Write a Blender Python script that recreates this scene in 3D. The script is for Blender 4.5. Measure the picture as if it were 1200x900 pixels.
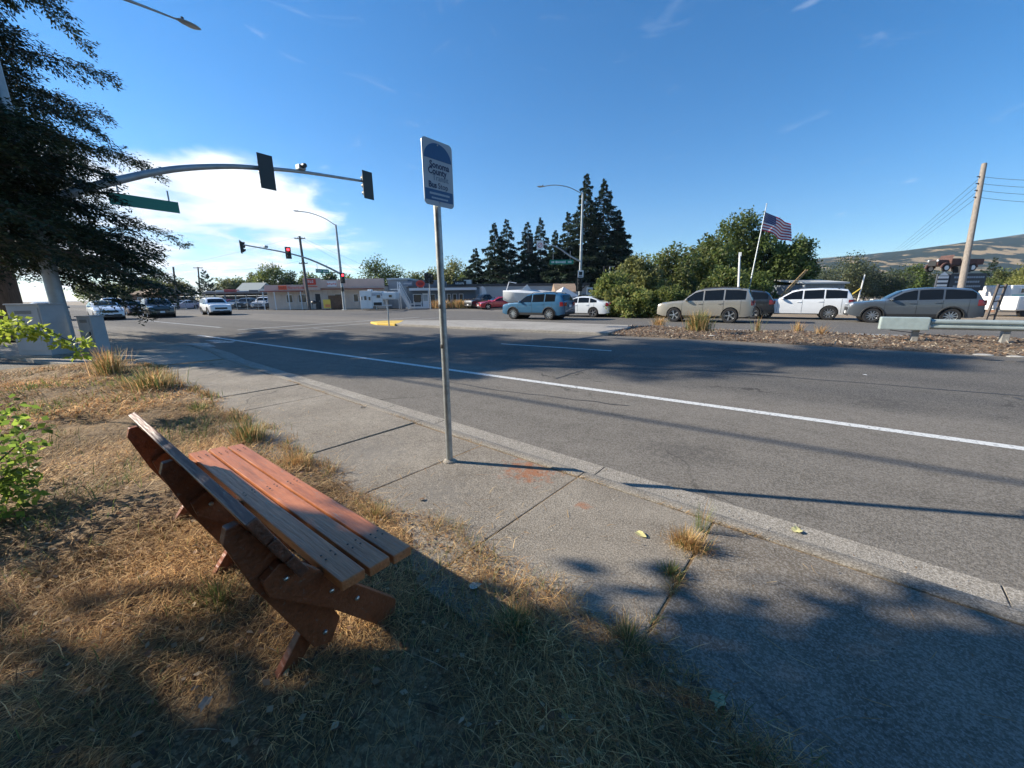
import bpy, bmesh, math, random
import numpy as np
from mathutils import Vector, Matrix
R = math.radians
scene = bpy.context.scene
for o in list(bpy.data.objects): bpy.data.objects.remove(o)
C = scene.collection

# ------------------------------------------------------------------ camera
EYE = Vector((0, 0, 1.5)); YAW = R(33.5); FPX = 451.0; PITCH = math.atan((450-347)/FPX); ROLL = 0.011
_r = Vector((math.cos(YAW), math.sin(YAW), 0))
_f = Vector((-math.sin(YAW)*math.cos(PITCH), math.cos(YAW)*math.cos(PITCH), -math.sin(PITCH)))
_u = _r.cross(_f)
_r2 = _r*math.cos(ROLL)-_u*math.sin(ROLL); _u2 = _r*math.sin(ROLL)+_u*math.cos(ROLL)
cam = bpy.data.cameras.new('camera'); co = bpy.data.objects.new('camera', cam); C.objects.link(co)
co.matrix_world = Matrix(((_r2.x, _u2.x, -_f.x, EYE.x), (_r2.y, _u2.y, -_f.y, EYE.y), (_r2.z, _u2.z, -_f.z, EYE.z), (0, 0, 0, 1)))
cam.sensor_fit = 'HORIZONTAL'; cam.sensor_width = 36; cam.lens = 36*FPX/1200; cam.clip_start = .05; cam.clip_end = 30000
scene.camera = co

# ------------------------------------------------------------------ sky, sun, exposure
SUN_EL = R(28); SUN_AZ = math.atan2(-.375, -.927)       # ground direction towards the sun
w = bpy.data.worlds.new('World'); scene.world = w; w.use_nodes = True
N = w.node_tree.nodes; Lk = w.node_tree.links; N.clear()
def nd(t, **k):
    n = N.new(t)
    for a, b in k.items(): setattr(n, a, b)
    return n
sky = nd('ShaderNodeTexSky', sky_type='NISHITA', sun_disc=False, sun_elevation=SUN_EL, sun_rotation=math.pi/2-SUN_AZ,
         air_density=1.0, dust_density=0.05, ozone_density=4.5, altitude=50)
tc = nd('ShaderNodeTexCoord'); sep = nd('ShaderNodeSeparateXYZ'); Lk.new(tc.outputs['Generated'], sep.inputs[0])
def mth(op, a, b=None, c=None, clamp=False):
    n = nd('ShaderNodeMath', operation=op, use_clamp=clamp)
    for i, v in enumerate((a, b, c)):
        if v is None: continue
        if isinstance(v, (int, float)): n.inputs[i].default_value = v
        else: Lk.new(v, n.inputs[i])
    return n.outputs[0]
def sstep(v, a, b):
    n = nd('ShaderNodeMapRange', interpolation_type='SMOOTHSTEP'); Lk.new(v, n.inputs[0])
    n.inputs[1].default_value = a; n.inputs[2].default_value = b; return n.outputs[0]
# cloud layer projected on a plane high above: direction.xy / direction.z
zz = mth('MAXIMUM', sep.outputs[2], 0.0)
den = mth('ADD', zz, 0.10)
cmb = nd('ShaderNodeCombineXYZ')
Lk.new(mth('DIVIDE', sep.outputs[0], den), cmb.inputs[0]); Lk.new(mth('DIVIDE', sep.outputs[1], den), cmb.inputs[1])
Lk.new(mth('MULTIPLY', zz, 2.0), cmb.inputs[2])
n1 = nd('ShaderNodeTexNoise'); n1.inputs['Scale'].default_value = 1.25; n1.inputs['Detail'].default_value = 8; n1.inputs['Roughness'].default_value = .55; n1.inputs['Distortion'].default_value = .35
Lk.new(cmb.outputs[0], n1.inputs['Vector'])
n2 = nd('ShaderNodeTexNoise'); n2.inputs['Scale'].default_value = 2.6; n2.inputs['Detail'].default_value = 7; n2.inputs['Distortion'].default_value = 1.6
Lk.new(cmb.outputs[0], n2.inputs['Vector'])
az = mth('ARCTAN2', sep.outputs[1], sep.outputs[0])           # radians, world
el = sep.outputs[2]
def bump(az0, wid, e0, e1, soft):
    d = mth('ABSOLUTE', mth('SUBTRACT', az, az0))
    a = mth('SUBTRACT', 1.0, sstep(d, wid*.35, wid))
    b = mth('MULTIPLY', sstep(el, e0-soft, e0+soft), mth('SUBTRACT', 1.0, sstep(el, e1-soft, e1+soft*1.5)))
    return mth('MULTIPLY', a, b)
bank = bump(R(168), R(31), .03, .245, .035)
low = bump(R(168), R(38), -.02, .06, .03)
cov = mth('MAXIMUM', bank, mth('MULTIPLY', low, .75))
c1 = sstep(mth('ADD', n1.outputs[0], mth('MULTIPLY', cov, .34)), .64, .86)
c1 = mth('MULTIPLY', c1, sstep(cov, .02, .40))
wisp = mth('MULTIPLY', sstep(n2.outputs[0], .62, .82), .16)
fac = mth('MAXIMUM', mth('MULTIPLY', c1, .93), wisp, clamp=True)
cloudc = nd('ShaderNodeMixRGB'); cloudc.inputs[1].default_value = (5.6, 6.0, 6.6, 1); cloudc.inputs[2].default_value = (8.6, 8.7, 8.8, 1)
Lk.new(sstep(n1.outputs[0], .40, .66), cloudc.inputs[0])
hs = nd('ShaderNodeHueSaturation'); hs.inputs['Saturation'].default_value = 1.30; Lk.new(sky.outputs[0], hs.inputs['Color'])
mix = nd('ShaderNodeMixRGB'); Lk.new(fac, mix.inputs[0]); Lk.new(hs.outputs[0], mix.inputs[1]); Lk.new(cloudc.outputs[0], mix.inputs[2])
bg = nd('ShaderNodeBackground'); bg.inputs[1].default_value = 0.092; Lk.new(mix.outputs[0], bg.inputs[0])
out = nd('ShaderNodeOutputWorld'); Lk.new(bg.outputs[0], out.inputs[0])

sl = bpy.data.lights.new('sun', 'SUN'); sl.energy = 5.0; sl.angle = R(.53); sl.color = (1.0, .91, .77)
so = bpy.data.objects.new('sun', sl); C.objects.link(so); so.location = (-30, -12, 25)
SUNV = Vector((math.cos(SUN_AZ)*math.cos(SUN_EL), math.sin(SUN_AZ)*math.cos(SUN_EL), math.sin(SUN_EL)))
so.rotation_euler = SUNV.to_track_quat('Z', 'Y').to_euler()
vs = scene.view_settings; vs.view_transform = 'Standard'; vs.look = 'None'; vs.gamma = 1; vs.use_curve_mapping = False; vs.exposure = 0.95
scene.cycles.max_bounces = 4; scene.cycles.diffuse_bounces = 3; scene.cycles.glossy_bounces = 2; scene.cycles.transmission_bounces = 3; scene.cycles.volume_bounces = 0; scene.cycles.transparent_max_bounces = 6

# ------------------------------------------------------------------ survey helpers: sight line -> point in the place
def sight(px, py):
    a = (px-600)/FPX; b = (450-py)/FPX
    return _r2*a+_u2*b+_f
def gnd(px, py, z=-.1):
    d = sight(px, py); return EYE+d*((z-EYE.z)/d.z)
def far(px, zc, z=-.1):                 # ground point in a column at a given depth
    r0, r1 = sight(px, 0), sight(px, 1000); k = (r1.z-r0.z)/1000
    return EYE+sight(px, ((z-EYE.z)/zc-r0.z)/k)*zc
def hgt(px, py, zc): return (EYE+sight(px, py)*zc).z
def pt(px, py, zc): return EYE+sight(px, py)*zc

# ------------------------------------------------------------------ materials
MATS = {}
def mat(name, col, rough=.6, metal=0, var=0, vscale=8, bump=0, bscale=60, spec=.5, col2=None, emit=0, coat=0, stretch=None):
    if name in MATS: return MATS[name]
    m = bpy.data.materials.new(name); m.use_nodes = True; nt = m.node_tree; b = nt.nodes['Principled BSDF']
    b.inputs['Base Color'].default_value = (*col, 1); b.inputs['Roughness'].default_value = rough; b.inputs['Metallic'].default_value = metal
    b.inputs['Specular IOR Level'].default_value = spec; b.inputs['Coat Weight'].default_value = coat
    if coat: b.inputs['Coat Roughness'].default_value = .08
    if emit: b.inputs['Emission Color'].default_value = (*col, 1); b.inputs['Emission Strength'].default_value = emit
    tcn = nt.nodes.new('ShaderNodeTexCoord'); src = tcn.outputs['Object']
    if stretch:
        mp = nt.nodes.new('ShaderNodeMapping'); mp.inputs['Scale'].default_value = stretch; nt.links.new(src, mp.inputs[0]); src = mp.outputs[0]
    if var or col2:
        n = nt.nodes.new('ShaderNodeTexNoise'); n.inputs['Scale'].default_value = vscale; n.inputs['Detail'].default_value = 6; n.inputs['Roughness'].default_value = .65
        nt.links.new(src, n.inputs['Vector'])
        mr = nt.nodes.new('ShaderNodeMapRange'); mr.inputs[1].default_value = .32; mr.inputs[2].default_value = .68; nt.links.new(n.outputs[0], mr.inputs[0])
        mx = nt.nodes.new('ShaderNodeMixRGB'); nt.links.new(mr.outputs[0], mx.inputs[0])
        a = [max(0, c*(1-var)) for c in col]; bb = col2 or [min(1, c*(1+var)) for c in col]
        mx.inputs[1].default_value = (*a, 1); mx.inputs[2].default_value = (*bb, 1); nt.links.new(mx.outputs[0], b.inputs['Base Color'])
    if bump:
        n = nt.nodes.new('ShaderNodeTexNoise'); n.inputs['Scale'].default_value = bscale; n.inputs['Detail'].default_value = 5; nt.links.new(src, n.inputs['Vector'])
        bp = nt.nodes.new('ShaderNodeBump'); bp.inputs['Strength'].default_value = bump; bp.inputs['Distance'].default_value = .01
        nt.links.new(n.outputs[0], bp.inputs['Height']); nt.links.new(bp.outputs[0], b.inputs['Normal'])
    MATS[name] = m; return m
def leafmat(name, trans=.35, rough=.55):
    if name in MATS: return MATS[name]
    m = bpy.data.materials.new(name); m.use_nodes = True; nt = m.node_tree; b = nt.nodes['Principled BSDF']
    at = nt.nodes.new('ShaderNodeAttribute'); at.attribute_name = 'tint'
    nt.links.new(at.outputs['Color'], b.inputs['Base Color']); b.inputs['Roughness'].default_value = rough; b.inputs['Specular IOR Level'].default_value = .3
    tr = nt.nodes.new('ShaderNodeBsdfTranslucent'); hs_ = nt.nodes.new('ShaderNodeHueSaturation'); hs_.inputs['Value'].default_value = 1.5; hs_.inputs['Hue'].default_value = .485
    nt.links.new(at.outputs['Color'], hs_.inputs['Color']); nt.links.new(hs_.outputs[0], tr.inputs[0])
    ms = nt.nodes.new('ShaderNodeMixShader'); ms.inputs[0].default_value = trans
    nt.links.new(b.outputs[0], ms.inputs[1]); nt.links.new(tr.outputs[0], ms.inputs[2])
    nt.links.new(ms.outputs[0], nt.nodes['Material Output'].inputs[0]); MATS[name] = m; return m

# ------------------------------------------------------------------ object helpers
def tag(o, label=None, cat=None, group=None, kind=None):
    if label: o['label'] = label
    if cat: o['category'] = cat
    if group: o['group'] = group
    if kind: o['kind'] = kind
    return o
def thing(name, label, cat, loc=(0, 0, 0), rz=0, group=None):
    o = bpy.data.objects.new(name, None); o.empty_display_size = .2; C.objects.link(o); o.location = loc; o.rotation_euler = (0, 0, rz)
    return tag(o, label, cat, group)
def copy_tree(o, parent=None):
    c = o.copy(); C.objects.link(c)
    if parent is not None: c.parent = parent
    for ch in list(o.children): copy_tree(ch, c)
    return c
class MB:
    def __init__(s): s.v = []; s.f = []
    def add(s, vs, fs):
        k = len(s.v); s.v += [tuple(p) for p in vs]; s.f += [tuple(i+k for i in f) for f in fs]; return s
    def box(s, c, d, rz=0, m=None):
        x, y, z = d[0]/2, d[1]/2, d[2]/2; ca, sa = math.cos(rz), math.sin(rz)
        vs = []
        for a, b, e in ((-x, -y, -z), (x, -y, -z), (x, y, -z), (-x, y, -z), (-x, -y, z), (x, -y, z), (x, y, z), (-x, y, z)):
            q = Vector((a*ca-b*sa, a*sa+b*ca, e))
            if m: q = m @ q
            vs.append((q.x+c[0], q.y+c[1], q.z+c[2]))
        return s.add(vs, [(0, 3, 2, 1), (4, 5, 6, 7), (0, 1, 5, 4), (1, 2, 6, 5), (2, 3, 7, 6), (3, 0, 4, 7)])
    def bar(s, a, b, w, h, up=(0, 0, 1)):
        a, b = Vector(a), Vector(b); d = b-a; l = d.length; d.normalize(); up = Vector(up)
        sx = d.cross(up)
        if sx.length < 1e-5: sx = d.cross(Vector((1, 0, 0)))
        sx.normalize(); uz = sx.cross(d); vs = []
        for p in (a, b):
            for i, j in ((-1, -1), (1, -1), (1, 1), (-1, 1)): vs.append(p+sx*(i*w/2)+uz*(j*h/2))
        return s.add(vs, [(0, 1, 2, 3), (7, 6, 5, 4), (0, 4, 5, 1), (1, 5, 6, 2), (2, 6, 7, 3), (3, 7, 4, 0)])
    def tube(s, pts, rad, n=8, cap=True):
        pts = [Vector(p) for p in pts]; k = len(pts)
        if not isinstance(rad, (list, tuple)): rad = [rad]*k
        vs = []; ref = None
        for i, p in enumerate(pts):
            d = (pts[min(i+1, k-1)]-pts[max(i-1, 0)]).normalized()
            if ref is None:
                ref = d.cross(Vector((0, 0, 1)))
                if ref.length < 1e-3: ref = Vector((1, 0, 0))
            ref = (ref-d*ref.dot(d)).normalized(); b = d.cross(ref)
            for j in range(n):
                t = 2*math.pi*j/n; vs.append(p+(ref*math.cos(t)+b*math.sin(t))*rad[i])
        fs = [(i*n+j, i*n+(j+1) % n, (i+1)*n+(j+1) % n, (i+1)*n+j) for i in range(k-1) for j in range(n)]
        if cap: fs += [tuple(range(n-1, -1, -1)), tuple(range((k-1)*n, k*n))]
        return s.add(vs, fs)
    def lathe(s, prof, n=24, axis='z', c=(0, 0, 0), cap=True):
        vs = []
        for r, h in prof:
            for j in range(n):
                t = 2*math.pi*j/n; a, b = r*math.cos(t), r*math.sin(t)
                q = (a, b, h) if axis == 'z' else (a, h, b) if axis == 'y' else (h, a, b)
                vs.append((q[0]+c[0], q[1]+c[1], q[2]+c[2]))
        k = len(prof)
        fs = [(i*n+j, i*n+(j+1) % n, (i+1)*n+(j+1) % n, (i+1)*n+j) for i in range(k-1) for j in range(n)]
        if cap: fs += [tuple(range(n)), tuple(range((k-1)*n, k*n))]
        return s.add(vs, fs)
    def prism(s, poly, z0, z1):
        n = len(poly); vs = [(x, y, z0) for x, y in poly]+[(x, y, z1) for x, y in poly]
        return s.add(vs, [tuple(range(n-1, -1, -1)), tuple(range(n, 2*n))]+[(i, (i+1) % n, n+(i+1) % n, n+i) for i in range(n)])
    def blob(s, c, d, n=10, k=6):
        vs = []
        for i in range(k+1):
            t = math.pi*i/k
            for j in range(n):
                a = 2*math.pi*j/n; vs.append((c[0]+d[0]*math.sin(t)*math.cos(a), c[1]+d[1]*math.sin(t)*math.sin(a), c[2]+d[2]*math.cos(t)))
        return s.add(vs, [(i*n+j, (i+1)*n+j, (i+1)*n+(j+1) % n, i*n+(j+1) % n) for i in range(k) for j in range(n)])
    def build(s, name, m, parent=None, smooth=False, loc=None, bev=0, rz=0):
        me = bpy.data.meshes.new(name); me.from_pydata(s.v, [], s.f)
        bm = bmesh.new(); bm.from_mesh(me); bmesh.ops.recalc_face_normals(bm, faces=bm.faces)
        if bev: bmesh.ops.bevel(bm, geom=[e for e in bm.edges if len(e.link_faces) == 2 and e.calc_face_angle(0) > .5], offset=bev, segments=2, affect='EDGES', profile=.6)
        bm.to_mesh(me); bm.free()
        if smooth:
            me.polygons.foreach_set('use_smooth', [True]*len(me.polygons)); me.set_sharp_from_angle(angle=R(38))
        if m: me.materials.append(m)
        o = bpy.data.objects.new(name, me); C.objects.link(o)
        if parent is not None: o.parent = parent
        if loc is not None: o.location = loc
        if rz: o.rotation_euler = (0, 0, rz)
        return o
def text(name, body, size, m, parent, loc, rot, ext=.002, align='CENTER', bold=0, sx=1):
    cu = bpy.data.curves.new(name, 'FONT'); cu.body = body; cu.size = size; cu.extrude = ext; cu.align_x = align; cu.align_y = 'CENTER'; cu.offset = bold; cu.resolution_u = 3
    t = bpy.data.objects.new(name, cu); C.objects.link(t)
    dg = bpy.context.evaluated_depsgraph_get(); me = bpy.data.meshes.new_from_object(t.evaluated_get(dg))
    bpy.data.objects.remove(t); bpy.data.curves.remove(cu)
    o = bpy.data.objects.new(name, me); C.objects.link(o); me.materials.clear(); me.materials.append(m)
    o.parent = parent; o.location = loc; o.rotation_euler = rot; o.scale = (sx, 1, 1); return o
def quads_mesh(name, V, m, tint, parent=None, per=4):
    """V (n,per,3) array of separate polygons, tint (n,3)"""
    n = V.shape[0]; me = bpy.data.meshes.new(name)
    me.vertices.add(n*per); me.vertices.foreach_set('co', V.astype(np.float32).ravel())
    me.loops.add(n*per); me.loops.foreach_set('vertex_index', np.arange(n*per, dtype=np.int32))
    me.polygons.add(n); me.polygons.foreach_set('loop_start', np.arange(0, n*per, per, dtype=np.int32))
    me.update(calc_edges=True)
    a = me.attributes.new('tint', 'FLOAT_COLOR', 'POINT')
    cc = np.ones((n, per, 4), np.float32); cc[:, :, :3] = tint[:, None, :]; a.data.foreach_set('color', cc.ravel())
    me.materials.append(m); o = bpy.data.objects.new(name, me); C.objects.link(o)
    if parent is not None: o.parent = parent
    return o
def unit(a): return a/np.maximum(np.linalg.norm(a, axis=1, keepdims=True), 1e-9)
def leaf_quads(P, D, Nn, ln, wd):
    """rhombic leaves: base at P, growing along D, face normal about Nn"""
    D = unit(D); Sd = unit(np.cross(D, Nn)); L = ln[:, None]; W = wd[:, None]
    Up = np.cross(Sd, D)
    return np.stack([P, P+D*L*.45+Sd*W*.5+Up*L*.04, P+D*L, P+D*L*.45-Sd*W*.5+Up*L*.04], 1)
# ------------------------------------------------------------------ ground materials (world-space noise)
def gmat(name, a, b, scale=.6, fine=220, famt=.35, bump=.5, bscale=180, rough=.9, stretch=(1, 1, 1), bands=None, spots=(), cracks=0, fine2=None, spec=.3):
    m = bpy.data.materials.new(name); m.use_nodes = True; nt = m.node_tree; nn, lk = nt.nodes, nt.links; bs = nn['Principled BSDF']
    bs.inputs['Roughness'].default_value = rough; bs.inputs['Specular IOR Level'].default_value = spec
    geo = nn.new('ShaderNodeNewGeometry'); mp = nn.new('ShaderNodeMapping'); mp.inputs['Scale'].default_value = stretch; lk.new(geo.outputs['Position'], mp.inputs[0])
    def noise(sc, det=6, vec=None, dist=0):
        n = nn.new('ShaderNodeTexNoise'); n.inputs['Scale'].default_value = sc; n.inputs['Detail'].default_value = det; n.inputs['Roughness'].default_value = .62; n.inputs['Distortion'].default_value = dist
        lk.new(vec or geo.outputs['Position'], n.inputs['Vector']); return n.outputs[0]
    def rng(v, a0, b0, c0=0, d0=1):
        r = nn.new('ShaderNodeMapRange'); r.inputs[1].default_value = a0; r.inputs[2].default_value = b0; r.inputs[3].default_value = c0; r.inputs[4].default_value = d0; lk.new(v, r.inputs[0]); return r.outputs[0]
    def mixc(f, c1, c2, t='MIX'):
        x = nn.new('ShaderNodeMixRGB'); x.blend_type = t
        if isinstance(f, float): x.inputs[0].default_value = f
        else: lk.new(f, x.inputs[0])
        for i, c in ((1, c1), (2, c2)):
            if isinstance(c, tuple): x.inputs[i].default_value = (*c, 1)
            else: lk.new(c, x.inputs[i])
        return x.outputs[0]
    col = mixc(rng(noise(scale, 7, mp.outputs[0], .3), .35, .65), a, b)
    if bands:                                       # wear bands along the lanes: (y centre, half width, colour)
        sp = nn.new('ShaderNodeSeparateXYZ'); lk.new(geo.outputs['Position'], sp.inputs[0])
        wob = rng(noise(.35, 3), .3, .7, -.35, .35)
        ad = nn.new('ShaderNodeMath'); ad.operation = 'ADD'; lk.new(sp.outputs[1], ad.inputs[0]); lk.new(wob, ad.inputs[1])
        for y0, y1, soft, c, amt in bands:
            f1 = rng(ad.outputs[0], y0-soft, y0+soft); f2 = rng(ad.outputs[0], y1-soft, y1+soft, 1, 0)
            mu = nn.new('ShaderNodeMath'); mu.operation = 'MULTIPLY'; lk.new(f1, mu.inputs[0]); lk.new(f2, mu.inputs[1])
            m2 = nn.new('ShaderNodeMath'); m2.operation = 'MULTIPLY'; lk.new(mu.outputs[0], m2.inputs[0]); m2.inputs[1].default_value = amt
            col = mixc(m2.outputs[0], col, c)
    col = mixc(rng(noise(scale*5.5, 8, None, .8), .46, .70, 0, .38), col, tuple(v*.55 for v in a))
    f = noise(fine, 2); col = mixc(rng(f, .36, .64, 0, famt), col, mixc(rng(noise(fine*.55, 2), .45, .55), (.02, .02, .02), fine2 or tuple(min(1, v*2.2) for v in b)))
    for (x, y, r, c, amt) in spots:
        vd = nn.new('ShaderNodeVectorMath'); vd.operation = 'DISTANCE'; lk.new(geo.outputs['Position'], vd.inputs[0]); vd.inputs[1].default_value = (x, y, 0)
        dd = nn.new('ShaderNodeMath'); dd.operation = 'ADD'; lk.new(vd.outputs['Value'], dd.inputs[0]); lk.new(rng(noise(14, 6), .3, .7, -r*.8, r*.8), dd.inputs[1])
        col = mixc(rng(dd.outputs[0], r*.15, r, amt, 0), col, c)
    if cracks:
        vo = nn.new('ShaderNodeTexVoronoi'); vo.feature = 'DISTANCE_TO_EDGE'; vo.inputs['Scale'].default_value = cracks
        wv = nn.new('ShaderNodeVectorMath'); wv.operation = 'ADD'; n3 = nn.new('ShaderNodeTexNoise'); n3.inputs['Scale'].default_value = 1.8; n3.inputs['Detail'].default_value = 5; lk.new(geo.outputs['Position'], n3.inputs['Vector'])
        lk.new(geo.outputs['Position'], wv.inputs[0]); lk.new(n3.outputs['Color'], wv.inputs[1]); lk.new(wv.outputs[0], vo.inputs['Vector'])
        cm = nn.new('ShaderNodeMath'); cm.operation = 'MULTIPLY'; lk.new(rng(vo.outputs['Distance'], .002, .007, .75, 0), cm.inputs[0]); lk.new(rng(noise(.5, 3), .5, .6), cm.inputs[1])
        col = mixc(cm.outputs[0], col, (.035, .033, .03))
    lk.new(col, bs.inputs['Base Color'])
    bp = nn.new('ShaderNodeBump'); bp.inputs['Strength'].default_value = bump; bp.inputs['Distance'].default_value = .008
    lk.new(noise(bscale, 4), bp.inputs['Height']); lk.new(bp.outputs[0], bs.inputs['Normal'])
    return m
M_dirt = gmat('dry_dirt', (.20, .15, .10), (.34, .27, .19), .5, 60, .4, .6, 40)
M_asph = gmat('asphalt', (.165, .148, .124), (.235, .212, .180), .55, 120, .5, 1.0, 95, .88, (.10, 1, 1),
              bands=[(7.0, 14.4, .35, (.115, .107, .096), .8), (8.0, 8.7, .3, (.082, .079, .075), .6), (9.6, 10.2, .3, (.080, .077, .073), .6), (11.5, 12.0, .3, (.082, .079, .075), .55), (13.1, 13.6, .3, (.085, .082, .078), .55),
                     (20.5, 34, .5, (.105, .102, .098), .6)], cracks=.22, fine2=(.36, .34, .31), spec=.12,
              spots=[(-3.5, 8.9, .8, (.05, .05, .05), .5), (4.5, 9.3, .6, (.05, .05, .05), .45), (1.6, 7.6, .5, (.07, .068, .065), .5), (-9, 8.6, .9, (.05, .05, .05), .45), (-1, 12.4, .9, (.055, .055, .055), .5), (-.6, 4.1, .45, (.09, .085, .08), .45), (2.6, 4.6, .5, (.10, .095, .09), .45)])
M_conc = gmat('sidewalk_concrete', (.215, .182, .140), (.325, .282, .222), 1.5, 150, .42, .8, 120, .9, cracks=.33,
              spots=[(-1.62, 2.72, .26, (.36, .13, .05), .75), (-.98, 2.42, .07, (.36, .14, .06), .6), (-2.0, 2.0, .30, (.17, .155, .135), .5), (-3.2, 2.2, .5, (.19, .175, .155), .5)], fine2=(.56, .52, .46))
M_drive = gmat('driveway_concrete', (.165, .138, .106), (.25, .214, .168), 1.7, 150, .40, .8, 120, .9, cracks=.3, fine2=(.50, .48, .45))
M_gut = gmat('gutter_concrete', (.26, .232, .19), (.355, .32, .265), 1.5, 170, .5, .6, 120, .9, fine2=(.70, .66, .60))
M_kerb = gmat('kerb_concrete', (.21, .185, .148), (.30, .265, .215), 1.8, 150, .45, .6, 110, .9, fine2=(.6, .56, .5))
M_soil = gmat('thatch_soil', (.13, .080, .040), (.29, .190, .098), 2.2, 90, .5, 1.0, 55, .95, fine2=(.46, .35, .20))
M_mulch = gmat('median_soil', (.10, .075, .05), (.20, .145, .10), 1.5, 40, .6, 1.0, 30, .95, fine2=(.42, .33, .24))
M_isl = gmat('island_concrete', (.27, .25, .22), (.36, .335, .295), .5, 70, .35, .4, 60, .9)
def paintmat(name, c, wear=.52):
    m = mat(name, c, .65, var=.12, vscale=30)
    nt = m.node_tree; b = nt.nodes['Principled BSDF']; lk = nt.links
    geo = nt.nodes.new('ShaderNodeNewGeometry'); n = nt.nodes.new('ShaderNodeTexNoise'); n.inputs['Scale'].default_value = 22; n.inputs['Detail'].default_value = 8; n.inputs['Roughness'].default_value = .75
    lk.new(geo.outputs['Position'], n.inputs['Vector']); mr = nt.nodes.new('ShaderNodeMapRange'); mr.inputs[1].default_value = wear; mr.inputs[2].default_value = wear+.07; lk.new(n.outputs[0], mr.inputs[0])
    mx = nt.nodes.new('ShaderNodeMixRGB'); lk.new(mr.outputs[0], mx.inputs[0]); old = b.inputs['Base Color'].links[0].from_socket; lk.new(old, mx.inputs[1]); mx.inputs[2].default_value = (.13, .125, .12, 1)
    lk.new(mx.outputs[0], b.inputs['Base Color']); return m
M_white = paintmat('road_paint_white', (.66, .66, .63), .54); M_yel = paintmat('road_paint_yellow', (.70, .46, .06), .60)
M_faded = paintmat('road_paint_faded', (.45, .45, .43), .47)

def struct(mb, name, m, **k): return tag(mb.build(name, m, **k), kind='structure')
def poly_sheet(name, polys, z, m):
    mb = MB()
    for p in polys: mb.add([(x, y, z) for x, y in p], [tuple(range(len(p)))])
    return struct(mb, name, m)
# one ground sheet to the horizon
poly_sheet('ground', [[(-9000, -9000), (9000, -9000), (9000, 9000), (-9000, 9000)]], -.16, M_dirt)
poly_sheet('road', [[(-400, 0), (400, 0), (400, 24), (60, 27), (12, 31.2), (-9, 34.2), (-14, 38), (-17, 45), (-46, 42), (-60, 33.5), (-400, 33.5)],
                    [(-45, -120), (-24.5, -120), (-24.5, -.004), (-45, -.004)]], -.10, M_asph)
poly_sheet('far_pavement', [[(-17, 45.01), (-20, 58), (-52, 50), (-75, 40), (-100, 37), (-100, 33.51), (-60, 33.51), (-46, 42.01)]], -.03, M_isl)
poly_sheet('dirt_lot', [[(-14, 38.02), (-9, 34.22), (12, 31.22), (60, 27.02), (110, 24), (110, 70), (-14, 70)]], -.112, M_dirt)

# painted markings
def stripe(name, a, b, wd, m, z=-.096, n=1):
    a, b = Vector((*a, z)), Vector((*b, z)); d = (b-a).normalized(); sx = Vector((-d.y, d.x, 0))*wd/2; mb = MB()
    mb.add([a-sx, b-sx, b+sx, a+sx], [(0, 1, 2, 3)]); return struct(mb, name, m)
stripe('edge_line', (-21.8, 6.88), (60, 4.0), .15, M_white)
stripe('lane_dash', (-7.6, 10.84), (-3.75, 10.98), .11, M_white)
stripe('lane_dash', (7.0, 10.95), (10.8, 10.95), .11, M_white)
stripe('lane_dash', (-20.5, 11.6), (-17.2, 11.35), .11, M_faded)
stripe('stop_line', (-23.6, 9.2), (-23.9, 22.5), .28, M_faded)
stripe('crosswalk_line', (-21.0, 8.2), (-21.6, 23.5), .22, M_faded)
stripe('crosswalk_line', (-26.5, 9.5), (-42, 9.9), .22, M_faded)
stripe('far_edge_line', (-9, 20.35), (60, 19.3), .13, M_white)
stripe('far_lane_dash', (-2, 26.4), (2, 26.2), .12, M_faded)
stripe('far_lane_dash', (-18.5, 22.6), (-14.3, 22.6), .12, M_faded)
# a worn painted arrow on the shoulder by the corner
mb = MB(); a0 = gnd(258, 400); mb.add([(a0.x-.9, a0.y-.2, -.0955), (a0.x+.3, a0.y-.25, -.0955), (a0.x+.3, a0.y-.5, -.0955), (a0.x+1.1, a0.y, -.0955), (a0.x+.3, a0.y+.45, -.0955), (a0.x+.3, a0.y+.2, -.0955), (a0.x-.9, a0.y+.15, -.0955)], [tuple(range(7))]); struct(mb, 'painted_arrow', M_faded)
mb = MB(); a0 = gnd(232, 404); mb.add([(a0.x-1.3, a0.y-.35, -.0955), (a0.x+.8, a0.y-.4, -.0955), (a0.x+1.3, a0.y+.1, -.0955), (a0.x-.4, a0.y+.4, -.0955)], [tuple(range(4))]); struct(mb, 'painted_symbol', M_faded)

# tar seals over old cracks
M_tar = mat('crack_tar', (.028, .027, .027), .55)
def tar(path, wd, seed):
    r_ = random.Random(seed); pts = curve_pts2(path, 9); mb = MB(); vs = []
    for i, p in enumerate(pts):
        a, b = pts[max(i-1, 0)], pts[min(i+1, len(pts)-1)]; d = (b-a).normalized(); sd = Vector((-d.y, d.x))*wd*r_.uniform(.3, .75); j = Vector((r_.uniform(-.03, .03), r_.uniform(-.03, .03)))
        for q in (p+j-sd, p+j+sd): vs.append((q.x, q.y, -.0965))
    mb.add(vs, [(2*i, 2*i+1, 2*i+3, 2*i+2) for i in range(len(pts)-1)]); return struct(mb, 'crack_seal', M_tar)
def curve_pts2(pts, n):
    P_ = [Vector(p) for p in pts]; out_ = []
    for a, b in zip(P_[:-1], P_[1:]): out_ += [a.lerp(b, t/n) for t in range(n)]
    return out_+[P_[-1]]
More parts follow.
